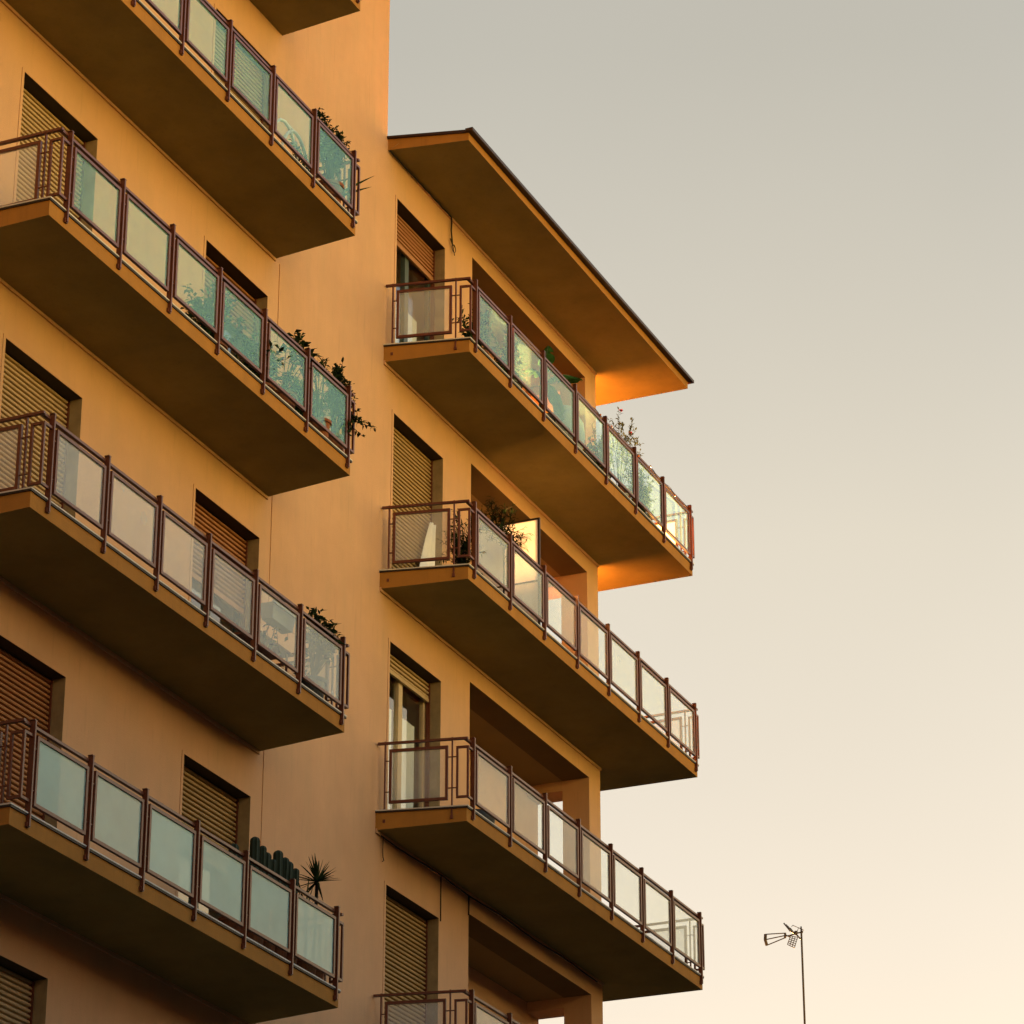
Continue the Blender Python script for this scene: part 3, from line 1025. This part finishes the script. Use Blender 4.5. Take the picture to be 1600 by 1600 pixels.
shrub('flowering_plant', 'white flowering plant in the gap below the round grey jar', 'plant', 3.86, -0.95, FA, 0.16, 0.05, 0.04, 0.15, 12,
      0.045, 0.025, M['leaf_dark'], 34, flowers=(M['flower_white'], 0.6, 0.035), start=0.3)
shrub('flowering_plant', 'white flowering plant in the gap under the fifth pane of the upper right balcony', 'plant', 6.15, -0.95, FA, 0.14, 0.05, 0.04, 0.14, 9,
      0.045, 0.025, M['leaf_dark'], 35, flowers=(M['flower_white'], 0.4, 0.03), start=0.3)
def trough(x0, x1, y0, y1, z, h, mtl, lab, name='planter', cat='planter'):
    p = MB()
    e = 0.025
    p.hexa([(x0 + e, y0 + e, z), (x1 - e, y0 + e, z), (x1 - e, y1 - e, z), (x0 + e, y1 - e, z)],
           [(x0, y0, z + h), (x1, y0, z + h), (x1, y1, z + h), (x0, y1, z + h)])
    p.box(x0 - 0.012, x1 + 0.012, y0 - 0.012, y0 + 0.012, z + h - 0.02, z + h + 0.012)
    p.box(x0 - 0.012, x1 + 0.012, y1 - 0.012, y1 + 0.012, z + h - 0.02, z + h + 0.012)
    return tag(p.build(name, mtl, loc=(x0, y0, z), bevel=0.004), lab, cat)
trough(4.30, 4.66, -0.97, -0.62, FA + 0.002, 0.20, M['pot_dark'], 'black plant trough on the floor between the jar and the fourth post')
trough(6.20, 7.25, -0.66, -0.45, FA + 0.002, 0.22, M['terracotta'], 'brown plant trough on the floor near the far end of the upper right balcony')

for i, (xa, xb) in enumerate([(0.62, 1.36), (1.66, 2.44), (2.78, 3.42), (4.9, 5.6), (6.5, 7.0)]):
    trough(xa, xb, -0.90, -0.70, FA + 0.002, 0.17, M['pot_brown'], 'dark brown plant trough on the floor behind the %s pane of the upper right balcony' % ['first', 'second', 'third', 'fifth', 'sixth'][i])
for i, (xa, xb) in enumerate([(-5.05, -4.3), (-4.0, -3.35)]):
    trough(xa, xb, -0.92, -0.72, FB + 0.002, 0.18, M['terracotta'], 'terracotta trough on the floor behind the %s pane of the middle left balcony' % ['second to last', 'end'][i])
# folding chair
def chair(x, y, z, mtl, lab):
    root = empty('folding_chair', (x, y, z), lab, 'chair')
    for sx in (-0.2, 0.2):
        l1 = MB(); l1.tube([(x + sx, y - 0.22, z), (x + sx, y + 0.2, z + 0.84)], 0.012); l1.build('leg', mtl, root, smooth=True)
        l2 = MB(); l2.tube([(x + sx * .9, y + 0.22, z), (x + sx * .9, y - 0.2, z + 0.44)], 0.012); l2.build('leg', mtl, root, smooth=True)
    s = MB()
    for i in range(6):
        s.box(x - 0.2, x + 0.2, y - 0.2 + i * 0.068, y - 0.14 + i * 0.068, z + 0.44, z + 0.458)
    s.build('seat', mtl, root)
    s = MB()
    for i in range(3):
        s.box(x - 0.21, x + 0.21, y + 0.128 + i * 0.034, y + 0.142 + i * 0.034, z + 0.66 + i * 0.07, z + 0.71 + i * 0.07)
    s.build('backrest', mtl, root)
M['chair'] = mat('bleached_wood', (0.5, 0.33, 0.2), 0.7, 0.15, 10)
chair(6.05, -0.45, FA, M['chair'], 'pale folding chair behind the airy shrub on the upper right balcony')

# cord with little amber beads along the upper handrail
root = empty('bead_string', (1.6, fy + 0.035, ZA + ZH), 'string of tiny amber beads wound along the upper right handrail', 'string lights')
cb, bl = MB(), MB()
r = random.Random(8)
pts = []
x = 4.4
while x < 7.9:
    a = x * 9
    pts.append((x, fy + 0.035 + 0.03 * math.cos(a), ZA + ZH - 0.012 + 0.03 * math.sin(a)))
    x += 0.06
cb.tube(pts, 0.004, 4)
for i in range(3, len(pts), 8):
    px, py, pz = pts[i]
    bl.lathe((px, py - 0.012, pz - 0.012), [(0.006, 0), (0.013, 0.008), (0.013, 0.02), (0.006, 0.028)], 8)
cb.build('cord', M['cable'], root)
M['amber'] = mat('amber_plastic', (0.7, 0.25, 0.04), 0.3)
bl.build('beads', M['amber'], root, smooth=True)

# --- middle right balcony
shrub('potted_fern', 'dark feathery shrub filling the near corner of the middle right balcony', 'plant', 0.62, -0.82, FB, 0.30, 0.22, 0.1, 0.84, 36,
      0.08, 0.018, M['leaf_dark'], 41, M['terracotta'], 0.13, 0.12, start=0.15, twigs=0.35, twig_len=0.1)
branch_plant('potted_tree', 'slim potted tree with a feathery crown before the white screen', 'plant', (2.35, -0.62, FB + 0.2),
             [(2.37 + dx, -0.62 + dy, FB + 1.28 + dz) for dx, dy, dz in
              [(-.5, .05, .02), (-.35, -.1, .16), (-.25, .1, .28), (-.1, 0, .36), (.02, -.1, .4), (.12, .1, .3), (.28, 0, .22),
               (.4, -.08, .1), (.5, .05, .05), (-.15, .1, .1), (.2, -.1, .12), (.55, 0, .17), (-.42, 0, .3), (.1, 0, .18), (-.55, .1, .18)]],
             0.09, 0.017, M['leaf_dark'], 42, per=0.014, start=0.30, fork=0.98, stem_r=0.012, twigs=0.35, twig_len=0.16, curve=0.02,
             pot_spec=(M['terracotta'], 0.14, 0.24, (2.35, -0.62, FB + 0.002)))
root = empty('privacy_screen', (2.76, -0.5, FB), 'tall white translucent screen glowing in the sun on the middle right balcony', 'screen')
SX = 2.76
p = MB(); p.box(SX - 0.005, SX + 0.005, -0.93, -0.06, FB + 0.13, FB + 1.655); p.build('panel', M['screen'], root)
p = MB()
for y in (-0.955, -0.06):
    p.box(SX - 0.014, SX + 0.014, y, y + 0.025, FB, FB + 1.68)
p.box(SX - 0.014, SX + 0.014, -0.93, -0.06, FB + 1.655, FB + 1.68)
p.box(SX - 0.014, SX + 0.014, -0.93, -0.06, FB + 0.105, FB + 0.13)
p.box(SX - 0.014, SX + 0.014, -0.93, -0.06, FB + 0.78, FB + 0.80)
p.build('frame', M['gutter'], root)

n = 16
cv, cf_ = [], []
for i in range(n + 1):
    t = i / n                                  # 0 at the floor, 1 at the top
    xl_ = 1.20 + 0.42 * t ** 1.6
    for j in range(9):
        q_ = j / 8
        cv.append((xl_ + (1.775 - xl_) * q_, 0.075 + 0.018 * math.sin(q_ * 13 + t), FB + 0.04 + 1.3 * t))
for i in range(n):
    for j in range(8):
        cf_.append((i * 9 + j, i * 9 + j + 1, (i + 1) * 9 + j + 1, (i + 1) * 9 + j))
p = MB(); p.add(cv, cf_)
cl_ = p.build('cloth', M['curtain'], smooth=True, loc=(1.6, 0.08, FB))
sm_ = cl_.modifiers.new('thickness', 'SOLIDIFY'); sm_.thickness = 0.004
tag(cl_, 'pale cloth draped at the right side of the shuttered door on the middle right balcony', 'cloth')
# --- lower right balcony
p = MB()
p.lathe((1.30, -0.72, FC + 0.002), [(0.13, 0), (0.21, 0.10), (0.235, 0.2), (0.215, 0.27), (0.18, 0.285), (0.17, 0.25)], 24)
tag(p.build('flower_pot', M['pot_dark'], smooth=True, loc=(1.3, -0.72, FC)), 'black bowl shaped pot on the floor of the lower right balcony', 'pot')
p = MB()
p.lathe((1.92, -0.86, FC + 0.002), [(0.05, 0), (0.075, 0.06), (0.07, 0.12), (0.03, 0.16), (0.025, 0.2), (0.035, 0.21)], 16)
M['pinkclay'] = mat('pink_clay', (0.5, 0.27, 0.17), 0.8, 0.1, 10)
tag(p.build('vase', M['pinkclay'], smooth=True, loc=(1.92, -0.86, FC)), 'small pinkish clay vase beside the black bowl pot', 'vase')

# --- left balconies: Q = level with the middle right one, R below, S lowest, P above
LP, LQ, LR_, LS = FA, FB, FC, FD
shrub('potted_shrub', 'dark small leaved bush rising over the topmost left handrail', 'plant', -3.42, -0.93, LP, 0.42, 0.08, 0.88, 1.13, 46,
      0.055, 0.03, M['leaf_dark'], 51, M['terracotta'], 0.17, 0.3, start=0.45, twigs=0.6, twig_len=0.07, flowers=(M['flower_white'], 0.03, 0.02))
def spiky(name, lab, cat, base, blades, mtl, wd, potspec=None, trunk=None):
    root = empty(name, base, lab, cat)
    b = Vector(base)
    lf = MB()
    hd = Vector(trunk) if trunk else b
    for tp in blades:
        tp = Vector(tp)
        d = tp - hd
        sd_ = d.cross(Vector((0, 0, 1)))
        if sd_.length < 1e-4:
            sd_ = Vector((1, 0, 0))
        sd_.normalize()
        nn = sd_.cross(d).normalized()
        n = 5
        vs, fs = [], []
        for i in range(n + 1):
            t = i / n
            w_ = wd * (1 - t) ** 0.7 * (0.6 + 1.2 * min(t * 2.5, 1) * 0.4) + 0.0008
            c_ = hd + d * t - Vector((0, 0, 1)) * d.length * 0.08 * t * t
            vs += [c_ - sd_ * w_, c_ + nn * w_ * 0.4 * -1, c_ + sd_ * w_]
        for i in range(n):
            fs += [(3 * i, 3 * i + 1, 3 * i + 4, 3 * i + 3), (3 * i + 1, 3 * i + 2, 3 * i + 5, 3 * i + 4)]
        lf.add(vs, fs)
    lf.build('foliage', mtl, root)
    if trunk:
        t_ = MB()
        t_.tube([b + Vector((0, 0, 0.15)), (b + hd) / 2 + Vector((0.02, 0, 0)), hd], [0.022, 0.018, 0.02], 8)
        t_.build('stem', M['stem'], root, smooth=True)
    if potspec:
        pot('pot', potspec[0], tuple(b), potspec[1], potspec[2], root)
spiky('spiky_plant', 'sword leaved plant poking out past the end of the topmost left balcony', 'plant', (-3.13, -0.75, LP + 0.002),
      [(-2.9, -1.27, LP + 0.70), (-2.88, -1.22, LP + 0.56), (-3.1, -1.02, LP + 0.6), (-3.25, -0.9, LP + 0.7), (-2.95, -0.6, LP + 0.7), (-3.3, -0.6, LP + 0.62)],
      M['leaf'], 0.05, (M['pot_dark'], 0.14, 0.22), trunk=(-3.13, -0.78, LP + 0.3))
shrub('potted_shrub', 'shrub with a few pale blooms behind the last pane of the topmost left balcony', 'plant', -3.75, -0.7, LP, 0.25, 0.12, 0.3, 0.75, 14,
      0.08, 0.035, M['leaf'], 52, M['pot_dark'], 0.16, 0.22, flowers=(M['flower_white'], 0.12, 0.05))
# arched wire frame behind the panes of the top left balcony
root = empty('garden_arch', (-4.2, -0.62, LP), 'pale curved arch frame behind the panes of the topmost left balcony', 'arch')
a = MB()
for dx in (0.0, 0.28):
    a.tube([(-4.05 + dx - 0.42 * math.cos(t * math.pi / 12), -0.66, LP + 0.05 + 0.85 * math.sin(t * math.pi / 12)) for t in range(13)], 0.02, 8)
for t in (3, 6, 9):
    xx, zz2 = -4.05 - 0.42 * math.cos(t * math.pi / 12), LP + 0.05 + 0.85 * math.sin(t * math.pi / 12)
    a.tube([(xx, -0.66, zz2), (xx + 0.28, -0.66, zz2)], 0.012, 6)
a.build('frame', M['pot_white'], root, smooth=True)

# Q
branch_plant('climbing_plant', 'creeper with paired drooping leaves over the middle left handrail', 'plant', (-4.35, -0.9, LQ + 0.25),
             [(-4.46, -1.0, LQ + 0.93), (-4.3, -1.0, LQ + 1.05), (-4.15, -1.0, LQ + 1.08), (-4.02, -1.02, LQ + 1.06), (-3.92, -1.0, LQ + 0.98), (-4.2, -1.05, LQ + 0.9),
              (-4.0, -1.05, LQ + 0.88)], 0.115, 0.06, M['leaf_dark'], 61, per=0.022, start=0.6, droop=0.5, pot_spec=(M['terracotta'], 0.16, 0.26, (-4.35, -0.9, LQ + 0.002)))
shrub('spiky_plant', 'small star leaved sprig just over the middle left handrail', 'plant', -3.62, -0.98, LQ, 0.2, 0.06, 0.82, 1.12, 12, 0.11, 0.022, M['leaf_dark'], 62,
      M['terracotta'], 0.14, 0.24, start=0.75, droop=0.1)
branch_plant('juniper_shrub', 'upright dark juniper at the right end of the middle left balcony', 'plant', (-3.12, -0.9, LQ + 0.25),
             [(-3.02, -0.95, LQ + 1.20), (-3.10, -0.95, LQ + 1.05), (-3.2, -0.95, LQ + 1.06), (-2.96, -0.97, LQ + 0.98), (-2.86, -0.97, LQ + 0.9), (-3.3, -0.95, LQ + 0.96),
              (-2.76, -0.98, LQ + 0.86), (-3.14, -0.97, LQ + 1.12), (-2.98, -0.97, LQ + 1.08), (-3.06, -0.93, LQ + 1.15), (-3.28, -0.97, LQ + 1.02), (-2.9, -0.95, LQ + 1.0), (-3.25, -1.0, LQ + 0.8), (-2.9, -1.0, LQ + 0.75), (-3.05, -1.02, LQ + 0.85), (-3.38, -0.98, LQ + 0.85)],
             0.06, 0.03, M['leaf_dark'], 63, per=0.010, start=0.4, twigs=0.4, twig_len=0.09, droop=0.0, pot_spec=(M['terracotta'], 0.17, 0.27, (-3.12, -0.88, LQ + 0.002)))
branch_plant('trailing_plant', 'leafy spray drooping past the right end of the middle left balcony', 'plant', (-3.05, -1.0, LQ + 0.55),
             [(-2.93, -1.34, LQ + 0.40), (-2.93, -1.28, LQ + 0.46), (-2.94, -1.2, LQ + 0.32), (-2.93, -1.16, LQ + 0.56), (-2.95, -1.12, LQ + 0.66), (-2.94, -1.22, LQ + 0.5), (-3.15, -1.15, LQ + 0.35), (-3.2, -1.14, LQ + 0.25), (-3.1, -1.14, LQ + 0.45)],
             0.062, 0.034, M['leaf_dark'], 64, per=0.014, start=0.15, droop=0.3)
for i, (x, lab) in enumerate([(-4.65, 'dense leafy shrub behind the second pane from the end of the middle left balcony'),
                              (-3.55, 'loose leafy shrub behind the end pane of the middle left balcony'),
                              (-5.75, 'bushy shrub behind the third pane from the end of the middle left balcony')]):
    shrub('potted_shrub', lab, 'plant', x, -0.75, LQ, 0.46, 0.2, 0.2, 0.9, 52, 0.075, 0.04, M['leaf'], 65 + i,
          M['terracotta'], 0.18, 0.25, twigs=0.35)
branch_plant('climbing_plant', 'broad leaved sprig threading through the bars by the third post of the middle left balcony', 'plant', (-5.0, -0.9, LQ + 0.25),
             [(-5.2, -1.16, LQ + 0.35), (-5.05, -1.15, LQ + 0.52), (-4.85, -1.14, LQ + 0.55), (-4.72, -1.14, LQ + 0.5), (-5.1, -1.14, LQ + 0.2)],
             0.09, 0.05, M['leaf_dark'], 69, per=0.05, start=0.55, droop=0.5)
# R
trough(-4.62, -4.10, -1.02, -0.84, LR_ + 0.60, 0.18, M['pot_grey'], 'blue grey planter box hung inside the railing of the lower left balcony')
branch_plant('trailing_plant', 'leafy plant growing from the hung planter box of the lower left balcony', 'plant', (-4.35, -0.93, LR_ + 0.75),
             [(-4.5, -0.95, LR_ + 0.88), (-4.3, -0.95, LR_ + 0.9), (-4.15, -0.9, LR_ + 0.86), (-4.05, -0.9, LR_ + 0.6), (-4.5, -0.86, LR_ + 0.42), (-4.35, -0.84, LR_ + 0.36), (-4.15, -0.85, LR_ + 0.4)],
             0.085, 0.04, M['leaf'], 71, per=0.04, start=0.35, droop=0.4)
branch_plant('trailing_plant', 'dark bushy plant spilling over the handrail of the lower left balcony', 'plant', (-3.45, -0.9, LR_ + 0.3),
             fan((-3.45, -1.0, LR_), 34, 0.40, 0.08, 0.72, 1.06, 72) + [(-3.75, -1.05, LR_ + 1.02), (-3.6, -1.05, LR_ + 1.05), (-3.2, -1.05, LR_ + 0.92), (-3.28, -1.05, LR_ + 1.0)],
             0.10, 0.045, M['leaf_dark'], 73, per=0.026, start=0.55, droop=0.5, pot_spec=(M['pot_dark'], 0.15, 0.3, (-3.45, -0.9, LR_ + 0.002)))
shrub('potted_plant', 'low broad leaved plant in a terracotta pot on the lower left balcony', 'plant', -3.25, -0.62, LR_, 0.16, 0.14, 0.4, 0.58, 11,
      0.10, 0.04, M['leaf'], 74, M['terracotta'], 0.15, 0.24, start=0.35)
root = empty('garden_table', (-4.1, -0.55, LR_), 'small dark metal table behind the panes of the lower left balcony', 'table')
p = MB(); p.box(-4.55, -3.75, -0.8, -0.4, LR_ + 0.50, LR_ + 0.525); p.build('tabletop', M['rail'], root)
for sx in (-4.5, -3.8):
    for sy in (-0.76, -0.44):
        p = MB(); p.tube([(sx, sy, LR_), (sx, sy, LR_ + 0.5)], 0.014); p.build('leg', M['rail'], root, smooth=True)
# S
def cactus(x, y, z, h, arms, lab, seed):
    root = empty('cactus', (x, y, z), lab, 'cactus', 'cacti in a row on the lowest left balcony')
    r = random.Random(seed)
    bd = MB()
    def column(p, hh, rad):
        seg = 14
        k_ = len(bd.v)
        prof = [(hh * i / 10 * 0.9, rad * (0.88 + 0.12 * math.sin(i * 1.1 + rad * 90))) for i in range(10)]
        prof += [(hh - rad + rad * math.sin(i * math.pi / 14), rad * max(0.12, math.cos(i * math.pi / 14))) for i in range(8)]
        rings = len(prof) - 1
        for zz_, rr_ in prof:
            for q_ in range(seg):
                an = 2 * math.pi * q_ / seg
                ra = rr_ * (1.0 if q_ % 2 else 0.80)
                bd.v.append((p[0] + ra * math.cos(an), p[1] + ra * math.sin(an), p[2] + zz_))
        for i in range(rings):
            for q_ in range(seg):
                q2 = (q_ + 1) % seg
                bd.f.append((k_ + i * seg + q_, k_ + i * seg + q2, k_ + (i + 1) * seg + q2, k_ + (i + 1) * seg + q_))
        bd.f.append(tuple(k_ + rings * seg + q_ for q_ in range(seg)))
    column((x, y, z + 0.2), h - 0.2, 0.055)
    for (dx, z0_, hh) in arms:
        bd.tube([(x, y, z + z0_), (x + dx * 0.7, y, z + z0_), (x + dx, y, z + z0_ + 0.05)], [0.03, 0.034, 0.036], 10)
        column((x + dx, y + r.uniform(-.03, .03), z + z0_), hh, 0.044)
    bd.build('body', M['cactus'], root, smooth=False)
    pot('pot', M['terracotta'], (x, y, z + 0.002), 0.13, 0.23, root)
cactus(-4.60, -0.88, LS, 1.26, [(0.13, 0.5, 0.70), (-0.13, 0.55, 0.48)], 'three armed cactus at the photo edge of the lowest left balcony', 1)
cactus(-4.34, -0.88, LS, 1.17, [(0.12, 0.6, 0.38)], 'slim two armed cactus, second in its row on the lowest left balcony', 2)
cactus(-4.08, -0.88, LS, 1.27, [(0.13, 0.55, 0.68), (-0.11, 0.7, 0.44)], 'tall cactus in the middle of the row on the lowest left balcony', 3)
cactus(-3.84, -0.88, LS, 1.22, [(0.13, 0.6, 0.58), (-0.12, 0.66, 0.56)], 'broad clustered cactus nearest the palm leaved plant on the lowest left balcony', 4)
cactus(-5.05, -0.88, LS, 1.05, [(0.11, 0.6, 0.36)], 'short cactus farthest from the palm leaved plant on the lowest left balcony', 5)
hx, hy_, hz = -3.10, -0.84, LS + 1.22
r = random.Random(3)
bl = []
for i in range(46):
    an = 2 * math.pi * i / 46 + r.uniform(-.1, .1)
    el_ = r.choice([-0.45, -0.15, 0.1, 0.4, 0.75, 1.1, 1.35])
    ln = r.uniform(0.24, 0.34) * (0.85 if el_ < 0 else 1)
    bl.append((hx + ln * math.cos(an) * math.cos(el_), hy_ + ln * math.sin(an) * math.cos(el_), hz + ln * math.sin(el_)))
spiky('yucca', 'spiky palm leaved yucca standing above the lowest left handrail', 'plant', (-3.18, -0.84, LS + 0.002), bl, M['leaf_dark'], 0.017,
      (M['terracotta'], 0.15, 0.24), trunk=(hx, hy_, hz))
spiky('spiky_plant', 'young spiky shoots at the foot of the yucca', 'plant', (-3.42, -0.88, LS + 0.002),
      [(-3.7, -0.9, LS + 1.16), (-3.5, -0.95, LS + 1.2), (-3.3, -0.9, LS + 1.14), (-3.58, -0.85, LS + 1.04), (-3.2, -0.95, LS + 1.0), (-3.36, -1.0, LS + 1.02)],
      M['leaf_dark'], 0.013, (M['terracotta'], 0.14, 0.24), trunk=(-3.42, -0.88, LS + 0.78))

# ------------------------------------------------------------------ neighbouring buildings (mostly outside the frame)
def block(name, lab, x0, x1, y0, y1, h, face):
    b = empty(name, ((x0 + x1) / 2, (y0 + y1) / 2, 0), lab, 'building')
    m_ = MB(); m_.box(x0, x1, y0, y1, 0, h); m_.build('wall', M['far_wall'], b)
    m_ = MB(); m_.box(x0 - 0.3, x1 + 0.3, y0 - 0.3, y1 + 0.3, h + 0.002, h + 0.25); m_.build('roof', M['roofing'], b)
    for i in range(int((x1 - x0) / 4)):
        for k_ in range(int(h / 3.2)):
            xa = x0 + 1.4 + i * 4
            za = 1.0 + k_ * 3.2
            m_ = MB()
            ya = face
            s_ = 1 if abs(face - y1) < 1e-6 else -1
            m_.box(xa, xa + 1.3, min(ya, ya + s_ * 0.05), max(ya, ya + s_ * 0.05), za, za + 1.5)
            m_.build('window', M['far_glass'], b)
    return b
block('apartment_building', 'unseen plain ochre building facing the orange apartment block from across the street', -62, 26, -33, -21.0, 16.9, -21.0)  # out of view; height set for the shade it puts on the lower floors
BX = 50
block('apartment_building', 'unseen ochre block beyond the far end of the orange building, under the aerial', BX, BX + 14, -45, 46, 23.3, -45)  # out of view; shaped to keep low sun off lower floors and street

# TV aerial on the block's roof
ax, ay = BX + 3.6, 12.70
AZ = 29.4
an = empty('tv_aerial', (ax, ay, 23.55), 'dark television aerial with grid reflector on a thin mast at the lower right', 'antenna')
# frame axes: u = to the right as seen from the street, v = up
u = Vector((math.sin(YAW), -math.cos(YAW), 0)); v = Vector((0, 0, 1)); wv = Vector((math.cos(YAW), math.sin(YAW), 0))
S = 0.0187                 # metres per photograph pixel at that distance
O = Vector((ax, ay, AZ))
def P(px, py, dw=0.0):     # px, py measured from the mast head in photo pixels
    return O + u * (px * S) + v * (-py * S) + wv * dw
m_ = MB(); m_.tube([(ax, ay, 23.5), P(0, 0), P(-0.2, -9)], [0.035, 0.03, 0.022], 8); m_.build('mast', M['alu'], an, smooth=True)
m_ = MB()
for y in (-0.7, 0.7):
    pass
# fan-shaped element to the left
L0 = [P(-55.5, 5, -.1), P(-55.8, 12, 0), P(-53.2, 19.3, .1)]
L1 = [P(-25.5, 2.4, -.05), P(-24.5, 5.2, 0), P(-25.3, 8.2, .05)]
for a_, b_ in zip(L0, L1):
    m_.tube([a_, b_], 0.016, 6)
m_.tube(L0, 0.045, 6)
m_.tube(L1, 0.035, 6)
m_.tube([P(-24.5, 5.2), P(-19.5, 6.2), P(-9, 2), P(1, 0)], 0.022, 6)
m_.build('fan_element', M['alu'], an, smooth=True)
m_ = MB()
for i, (a_, b_) in enumerate([((-26.5, -14.5), (-16.5, -1)), ((-23, -13), (-14, -0.5)), ((-20.5, -11.5), (-11.5, -0.5)), ((-16.5, -9), (-9.5, 0))]):
    m_.tube([P(*a_, 0.05 * i), P(*b_, 0.05 * i)], 0.02, 6)
m_.tube([P(-9, 2), P(-1.5, 11)], 0.022, 6)
m_.build('dipole', M['alu'], an, smooth=True)
m_ = MB()
c00, c10, c01, c11 = P(-17, 6), P(-6, 8), P(-22, 19.5), P(-11.5, 25)
for i in range(4):
    t = i / 3
    m_.tube([c00.lerp(c10, t), c01.lerp(c11, t)], 0.012, 5)
for i in range(6):
    t = i / 5
    m_.tube([c00.lerp(c01, t), c10.lerp(c11, t)], 0.012, 5)
m_.build('grid_reflector', M['alu'], an, smooth=True)
m_ = MB()
m_.tube([P(-14.5, -8.5), P(-13, -11), P(-4, -7), P(-7, 0.5)], 0.012, 5)
m_.tube([P(-4, -7), P(4, -3)], 0.012, 5)
m_.build('loop', M['alu'], an, smooth=True)
m_ = MB()
for (px, py, r_) in ((-8.5, 1.2, 3.1), (-19, 6.2, 1.7), (0.8, -0.6, 2.0)):
    c_ = P(px, py)
    q_ = r_ * S
    m_.lathe(tuple(c_ - Vector((0, 0, q_))), [(q_ * .6, 0), (q_, q_ * .5), (q_, q_ * 1.5), (q_ * .6, q_ * 2)], 10)
m_.build('junction_box', M['alu'], an)
